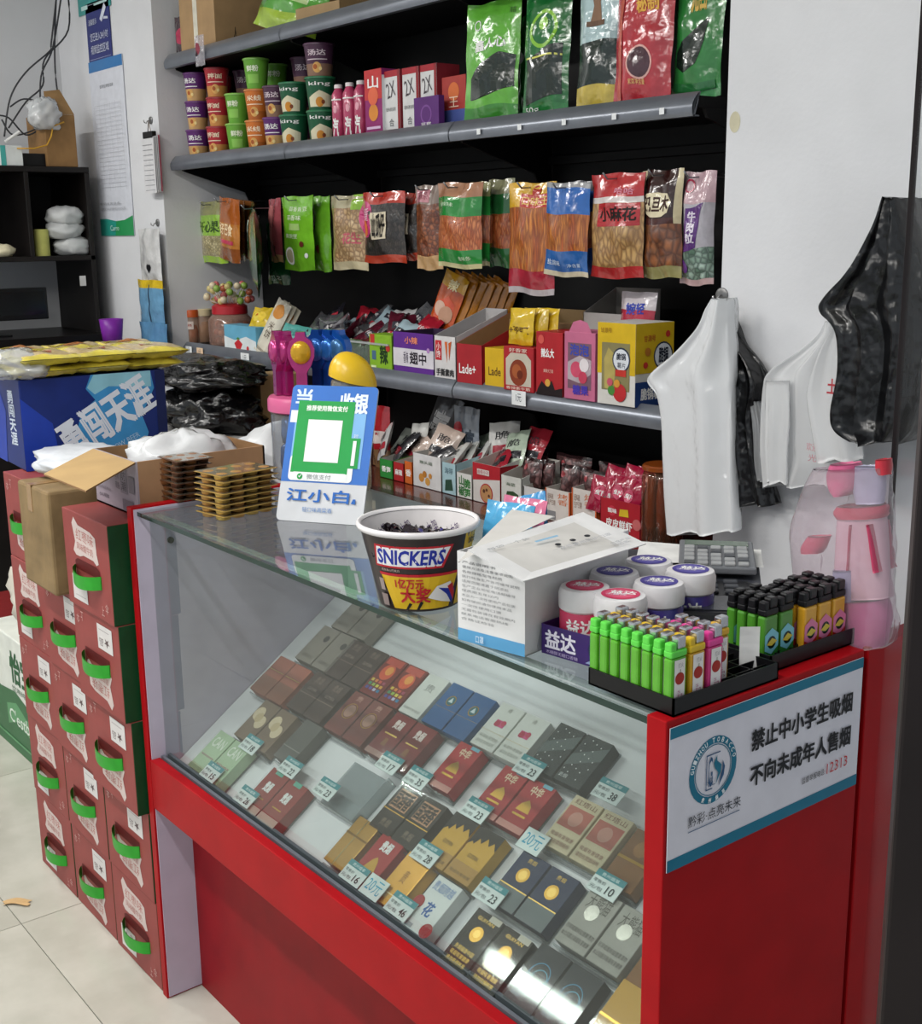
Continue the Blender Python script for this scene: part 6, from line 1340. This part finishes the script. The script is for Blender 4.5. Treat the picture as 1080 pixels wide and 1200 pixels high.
# things on and in the bookcase
def onpx(px, z): # y at plane XB for px near z
    py = 250
    for _ in range(6):
        q = onX(px, py, XB); py += (q.z-z)*FPX/((q-CPOS).dot(CF_))
    return onX(px, py, XB).y
ya, yb_ = onpx(57, zt+.05), onpx(93, zt+.05)
r = thing('cardboard_box', 'brown cardboard box on top of the bookcase', 'box', (XB-.02, ya, zt+.0005))
MB().box(-.2, 0, 0, 0, yb_-ya, .2, M('#8a6840', .7, 0, .1, 14)).build('body', r, bev=.003)
fl = MB(); fl.raw([(0, .01, .2), (0, yb_-ya, .2), (-.06, yb_-ya-.03, .30), (-.06, .03, .29)], [(0, 1, 2, 3), (3, 2, 1, 0)], M('#94734a', .7)); fl.build('flap', r)
blob('polybag', 'white plastic bag on the bookcase beside the cardboard box', 'plastic bag', (XB-.03, onpx(58, zt+.1), zt+.12), .05, .06, .12, clear('thin_poly', '#dfe2e4', .6, .15, .5), 21, .35).location.z = zt+.14
r = thing('router_box', 'teal and white small box on top of the bookcase', 'box', (XB-.01, onpx(2, zt+.03), zt+.0005))
MB().box(-.08, 0, 0, 0, .085, .075, CARD('#d4d8d6', .5)).build('body', r, bev=.002); MB().box(.0, .0, .0, .001, .02, .075, CARD('#4aa8a0')).build('stripe', r)
r = thing('tv_box', 'black set-top box behind the cables on the bookcase', 'device', (XB-.04, onpx(30, zt+.03), zt+.0005))
MB().box(-.12, -.03, 0, 0, .1, .05, M('#121214', .4)).build('body', r, bev=.004)
MB().tube([(.0, -.06, .09), (.0, -.0, .13)], .006, 8, M('#d8d8d6', .4)).build('antenna', r)
yq = onpx(54, zm+.05)
r = thing('paper_roll', 'pale yellow-green tissue roll on the bookcase shelf', 'roll', (XB-.05, yq, zm+.0005)); MB().lathe([(.03, 0), (.03, .1), (.027, .104)], 20, M('#b8b866', .6)).build('roll', r, smooth=True, angle=.6)
for k, (px, dz, lbl) in enumerate(((82, .12, 'topmost white wrapped bundle on the bookcase shelf'), (82, .065, 'middle white wrapped bundle on the bookcase shelf'), (92, 0, 'lowest white wrapped bundle on the bookcase shelf'))):
    blob('wrapped_bundle', lbl, 'bundle', (XB-.06, onpx(px, zm+dz+.03), zm+.001+dz), .06, .075, .075, M('#c2c4c4', .35, 0, .06, 14, .5, 22), 30+k, .2, 28, 16, group='white wrapped bundles')
blob('wrapped_bundle', 'cream packet at the left end of the bookcase shelf', 'bundle', (XB-.06, onpx(8, zm+.02), zm+.001), .05, .05, .05, M('#d8d0b0', .5), 36, .2, 24, 12)
# cables
cabs = [[(68, -20), (60, 50), (58, 60), (30, 85), (12, 115), (5, 160)], [(78, -20), (80, 35), (52, 70), (50, 100), (30, 120), (10, 150)], [(74, -20), (62, 55), (48, 90), (47, 140), (40, 150)], [(66, -10), (64, 60), (67, 105), (75, 128)], [(12, 125), (28, 116), (48, 122), (54, 140), (40, 152), (15, 158), (2, 140)], [(-8, 135), (10, 138), (30, 158), (48, 150)]]
for k, c in enumerate(cabs):
    P_ = [onX(px, py, XB-.12) for px, py in c]; pts = []
    for i in range(len(P_)-1):
        for s in range(6):
            t = s/6; p_1 = P_[max(i-1, 0)]; p_2 = P_[i]; p_3 = P_[i+1]; p_4 = P_[min(i+2, len(P_)-1)]
            pts.append(.5*((2*p_2)+(p_3-p_1)*t+(2*p_1-5*p_2+4*p_3-p_4)*t*t+(3*p_2-p_1-3*p_3+p_4)*t**3))
    pts.append(P_[-1])
    o = MB().tube(pts, .0035, 6, M('#3c3d40', .5)).build('cable', smooth=True)
    tag(o, ['leftmost dark cable drooping from the ceiling to the bookcase', 'dark cable crossing from right to left above the bookcase', 'dark cable dropping straight to the cardboard box', 'thin dark cable nearest the wall corner', 'looped dark cable above the set-top box', 'short dark cable trailing at the left edge'][k], 'cable', 'cables above the bookcase')
o = MB().tube([onX(px, py, XB) for px, py in ((20, 174), (40, 174), (55, 170), (60, 160), (62, 148), (75, 143))], .003, 6, M('#c8962c', .5)).build('cable', smooth=True); tag(o, 'yellow cable lying on the bookcase top', 'cable', 'cables above the bookcase')
# wall notices on the pier
YP = YW-.003
def wallquad(name, label, cat, tl, br, items, base, th=.002, Y=YP, mat=None):
    a = onY(tl[0], tl[1], Y); b = onY(br[0], br[1], Y)
    w, h = b.x-a.x, a.z-b.z
    r = thing(name, label, cat, (a.x, Y, b.z))
    MB().box(0, -th, 0, w, 0, h, mat or M(base, .35, 0, .03)).build('sheet', r)
    if items: decals(r, 'lettering', flat((0, -th, 0), (w, 0, 0), (0, 0, h), (0, -1, 0)), items, w/h)
    return r
lt_ = tw('#8a8c92')
rowsp = [('R', .14, .28+.0245*i, .9, .2815+.0245*i, tw('#b0b2b8')) for i in range(20)] + [('R', .12+.16*j, .26, .124+.16*j, .76, tw('#b4b6bc')) for j in range(6)]
wallquad('wall_notice', 'long white notice chart with blue top and green foot', 'notice', (104, 74), (158, 276), [('R', 0, .94, 1, 1, tw('#2f78b8', .3)), ('P', [(0, 0), (1, 0), (1, .115), (.75, .09), (.5, .085), (.2, .1), (0, .1)], tw('#2f9a8a', .3)), ('P', [(.45, 0), (1, 0), (1, .115), (.75, .09), (.5, .085)], tw('#2f9a5a', .3)), ('T', .3, .84, .7, .86, '烟草制品零售价目表', lt_)] + rowsp + [('T', .1, .15, .85, .165, '温馨提示本店明码标价欢迎监督', lt_), ('T', .1, .18, .7, .195, '吸烟有害健康', lt_), ('T', .36, .03, .62, .06, 'Carro', tw('#c8e4dc'))], '#dadde6')
wallquad('wall_notice', 'navy blue camera surveillance notice on the pier', 'notice', (100, 6), (132, 66), [('R', .04, .03, .96, .035, tw('#c8d0e4')), ('R', .04, .965, .96, .97, tw('#c8d0e4')), ('T', .1, .62, .45, .72, '温馨提示', tw('#d8deec')), ('T', .14, .34, .9, .48, '您已进入24小时', tw('#d8deec')), ('T', .14, .12, .9, .27, '视频监控区域', tw('#d8deec')), ('P', [(.6, .68), (.68, .62), (.9, .84), (.82, .92)], tw('#d8deec')), ('P', [(.76, .66), (.95, .64), (.95, .68), (.78, .7)], tw('#d8deec'))], '#2c3478')
wallquad('wall_notice', 'teal printed notice cut off at the top edge', 'notice', (89, -30), (130, 6), [('R', .1, .1, .3, .2, tw('#bfe0dc')), ('R', .5, .12, .9, .18, tw('#bfe0dc'))], '#3f9c98')
# hooks with papers and bags
def disc_hook(px, py, Y, label, r_=.014):
    p = onY(px, py, Y); r = thing('wall_hook', label, 'hook', (p.x, Y, p.z), 0, 'adhesive wall hooks')
    MB().lathe([(r_, 0), (r_, .003), (r_*.8, .005), (0, .005)], 20, M('#7a7a7a', .3, .5)).build('plate', r, smooth=True, rot=(math.pi/2, 0, 0), angle=.6)
    MB().tube([(0, -.004, .002), (0, -.016, -.004), (0, -.02, -.012), (0, -.028, -.008), (0, -.03, .0)], .0022, 6, M('#b8b8b8', .25, .8)).build('hook', r, smooth=True)
    return p
disc_hook(177, 141, YW-.0005, 'grey hook on the left pier holding clipped slips')
disc_hook(185, 261, YW-.0005, 'grey hook on the left pier above the small white bags')
for k in range(5):
    wallquad('paper_slip', f'white slip in the clipped bundle on the left pier, {["front", "second", "third", "fourth", "last"][k]} sheet', 'paper', (166+k*2.5, 162-k*.6), (184+k*1.7, 226-k*.5), [('R', .1, .05+.09*i, .9, .06+.09*i, tw('#9a9aa0')) for i in range(10)] if k == 0 else (), '#d8d8da' if k != 4 else '#b8586a', .001, YW-.035+k*.005)
pb_ = onY(172, 158, YW-.04); r = thing('bulldog_clip', 'black bulldog clip gripping the white slips', 'clip', (pb_.x, YW-.04, pb_.z)); MB().box(-.04, 0, -.012, .04, .02, .012, M('#1a1a1c', .4)).build('jaw', r, bev=.003); MB().tube([(-.012, .01, .01), (0, .01, .05), (.012, .01, .01)], .002, 6, M('#a8a09a', .3, .7)).build('wire', r)
hung(163, 186, 268, 330, 'small white bag with black heart hanging on the pier', [(1, '#cfcfcf')], [('D', .45, .28, .06, tw(K_)), ('D', .55, .28, .06, tw(K_)), ('P', [(.38, .27), (.62, .27), (.5, .17)], tw(K_))], YW-.03, .03, 0, 0, 61, False)
hung(160, 190, 328, 384, 'blue sock pack with yellow header hanging on the pier', [(.82, '#6a9cc0'), (1, '#d8b82c')], [('R', .52, .1, .56, .9, tw('#2a3a50'))], YW-.04, .025, 0, 0, 62, False)
hung(163, 196, 378, 440, 'lower blue pack hanging on the pier', [(1, '#5a8cb4')], [('D', .4, .6, .05, tw('#d8e4ec')), ('D', .5, .4, .04, tw('#d8e4ec'))], YW-.05, .03, 0, 0, 63, False)
p = onY(131, 386, 1.9); r = thing('purple_basket', 'small purple plastic basket by the bookcase foot', 'basket', (p.x, 1.9, 0)); 
MB().lathe([(.036, p.z-.05), (.046, p.z+.04), (.044, p.z+.04), (.034, p.z-.045)], 20, M('#7a2a9a', .35)).build('basket', r, smooth=True)
MB().lathe([(.034, 0), (.034, p.z-.05)], 20, M('#8a8a90', .5)).build('stand', r, smooth=True, angle=.5)
# ================================================================== right pier: hanging plastic bags
m_vest = clear('white_vest_bag', '#dfe1e3', .72, .2, .5)
def bag(label, rows, Y, th, mat, seed, fold=.4, freq=3., name='plastic_bag', **k):
    r = thing(name, label, 'plastic bag', (0, 0, 0)); loft(rows, Y, th, mat, 'film', r, 44, fold, seed, 6, freq, **k); return r
disc_hook(846, 346, YW-.0005, 'dark hook on the right pier above the white bags', .016)
m_va = clear('vest_white', '#f0f2f4', .82, .18, 1.3)
rb = bag('white vest carrier bag hanging from the hook over the shelf', [(839, 852, 350), (832, 853, 362), (822, 853, 384), (795, 854, 414), (765, 855, 441), (774, 855, 460), (779, 856, 490), (781, 857, 540), (783, 859, 590), (786, 861, 624)], 1.985, .045, m_va, 3, .6, 2.6, pleat=.16, pf=5.)
bag('black carrier bag hanging behind the white one', [(850, 858, 372), (852, 868, 400), (855, 890, 430), (856, 897, 455), (858, 890, 490), (858, 896, 530), (859, 906, 570), (860, 912, 590)], 2.035, .03, m_bp, 7, .6, 4., pleat=.4, pf=8.)
bag('clear carrier bag edge hanging between black and white bags', [(880, 890, 470), (886, 898, 500), (887, 900, 540), (890, 902, 562)], 2.03, .02, clear('clear_vest', '#e2e4e6', .3, .1, .5), 8, .5, pleat=.4)
m_vc = clear('vest_thin', '#f4f5f6', .55, .22, .6)
rc = bag('translucent white carrier bags hanging in the middle of the pier', [(972, 988, 376), (962, 991, 394), (936, 994, 415), (908, 998, 434), (900, 1002, 452), (897, 1006, 485), (895, 1009, 515), (895, 1012, 540), (898, 984, 568)], 2.02, .045, m_vc, 5, .6, 3.5, pleat=.22, pf=7.)
loft([(978, 990, 384), (962, 992, 410), (950, 1000, 440), (945, 1003, 465), (950, 1008, 500), (958, 1012, 540)], 1.975, .02, m_vc, 'front_layer', rc, 30, .5, 15, 5, 3., pleat=.3, pf=6.)
loft([(897, 925, 446), (896, 926, 490), (896, 924, 530), (898, 924, 566)], 1.99, .015, m_vc, 'side_gusset', rc, 24, .4, 25, 5, 3., pleat=.3, pf=5.)
rp2 = onY(975, 452, 1.95); rq = onY(951, 530, 1.96)
decals(rc, 'red_print', lambda u, v, o: Vector((rp2.x-.012+.05*u, 1.952-o, rp2.z-.015+.03*v)), [('T', 0, 0, .4, .9, '土', tw('#b8404a'), .01)], 1.6)
decals(rc, 'red_print', lambda u, v, o: Vector((rq.x-.02+.05*u, 1.97-o, rq.z-.02+.04*v)), [('T', 0, .5, .5, .9, '欢迎', tw('#c07a84')), ('T', .1, 0, .9, .35, '光临', tw('#c07a84'))], 1.2)
bag('large black rubbish bag hanging at the right of the pier', [(1054, 1068, 232), (1036, 1076, 268), (1006, 1086, 312), (972, 1090, 348), (966, 1092, 364), (986, 1090, 388), (988, 1086, 430), (978, 1082, 478), (985, 1076, 502), (1008, 1062, 516)], 1.93, .11, m_bp, 11, .9, 4.5, pleat=.12, pf=11.)
bag('loose corner of black plastic above the rubbish bag', [(1024, 1046, 262), (1024, 1046, 272), (1026, 1040, 288)], 1.97, .02, m_bp, 17, .4)
# ================================================================== pink bag of goods at the counter end
YG = 1.235
r = thing('gift_bag', 'clear bag of pink toys standing at the counter end', 'plastic bag', (0, 0, 0))
loft([(958, 1038, 548), (944, 1040, 575), (930, 1040, 620), (934, 1042, 660), (940, 1046, 700), (955, 1046, 735), (968, 1040, 757)], YG, .06, clear('bag_film', '#eee4ea', .16, .1, .7), 'film', r, 40, .4, 4, 6, 4.)
def inn(name, rows, col, th, sd, mt=None): loft(rows, YG, th, mt or M(col, .3, 0, .06, 20), name, r, 24, .15, sd, 5, 3.)
inn('pink_block', [(975, 1036, 702), (972, 1041, 722), (974, 1040, 742), (980, 1034, 757)], '#c0528e', .05, 1)
inn('pale_panel', [(985, 1034, 598), (982, 1038, 640), (980, 1042, 680), (984, 1044, 700)], '#d8b4c0', .04, 2)
inn('red_rim', [(985, 1034, 592), (980, 1038, 600), (984, 1036, 606)], '#c03050', .045, 3)
inn('pink_knob', [(978, 1003, 543), (973, 1006, 556), (976, 1004, 572), (984, 996, 580)], '#d0608a', .04, 4)
inn('red_corner', [(1028, 1042, 538), (1028, 1042, 550), (1032, 1042, 556)], '#c02838', .02, 5)
inn('lilac_sheet', [(1003, 1036, 546), (1000, 1036, 570), (1004, 1034, 590)], '#b4b4cc', .02, 6)
inn('pink_stick', [(948, 972, 628), (940, 968, 640), (940, 962, 648)], '#c84a68', .02, 7)
inn('label_card', [(984, 1012, 665), (982, 1012, 690), (986, 1012, 706)], '#a8a8c8', .052, 8)
inn('red_strap', [(1006, 1011, 612), (1004, 1009, 640), (1002, 1007, 670)], '#b83058', .046, 9)
inn('red_strap', [(1026, 1031, 612), (1030, 1035, 640), (1034, 1039, 668)], '#c03a60', .046, 10)
# ================================================================== glass door at the right edge
DS = CPOS+ray(1056, 380)*1.55; DN = CPOS+ray(1058, 740)*.62
dr = struct(MB().box(-.001, 0, .0, 0, .001, .001, m_bw).build('door_1'))
dv = Vector((DS.x-DN.x, DS.y-DN.y, 0)); dl_ = dv.length; da = math.atan2(dv.y, dv.x)
dr.location = (DN.x, DN.y, 0); dr.rotation_euler = (0, 0, da)
m_df = M('#1a1213', .45, 0, .1, 10)
MB().box(-.06, -.03, 0.01, 0, 0, 2.2, m_df).build('stile', dr, bev=.002)
MB().box(dl_, -.006, 0.01, dl_+.012, .002, 1.75, m_df).build('edge_strip', dr)
pn = MB(); pn.face([(0, -.003, .02), (dl_, -.003, .02), (dl_, -.003, 2.15), (0, -.003, 2.15)], clear('door_glass', '#d8dcde', .02, .1, 0., .08)); pn.build('pane', dr)
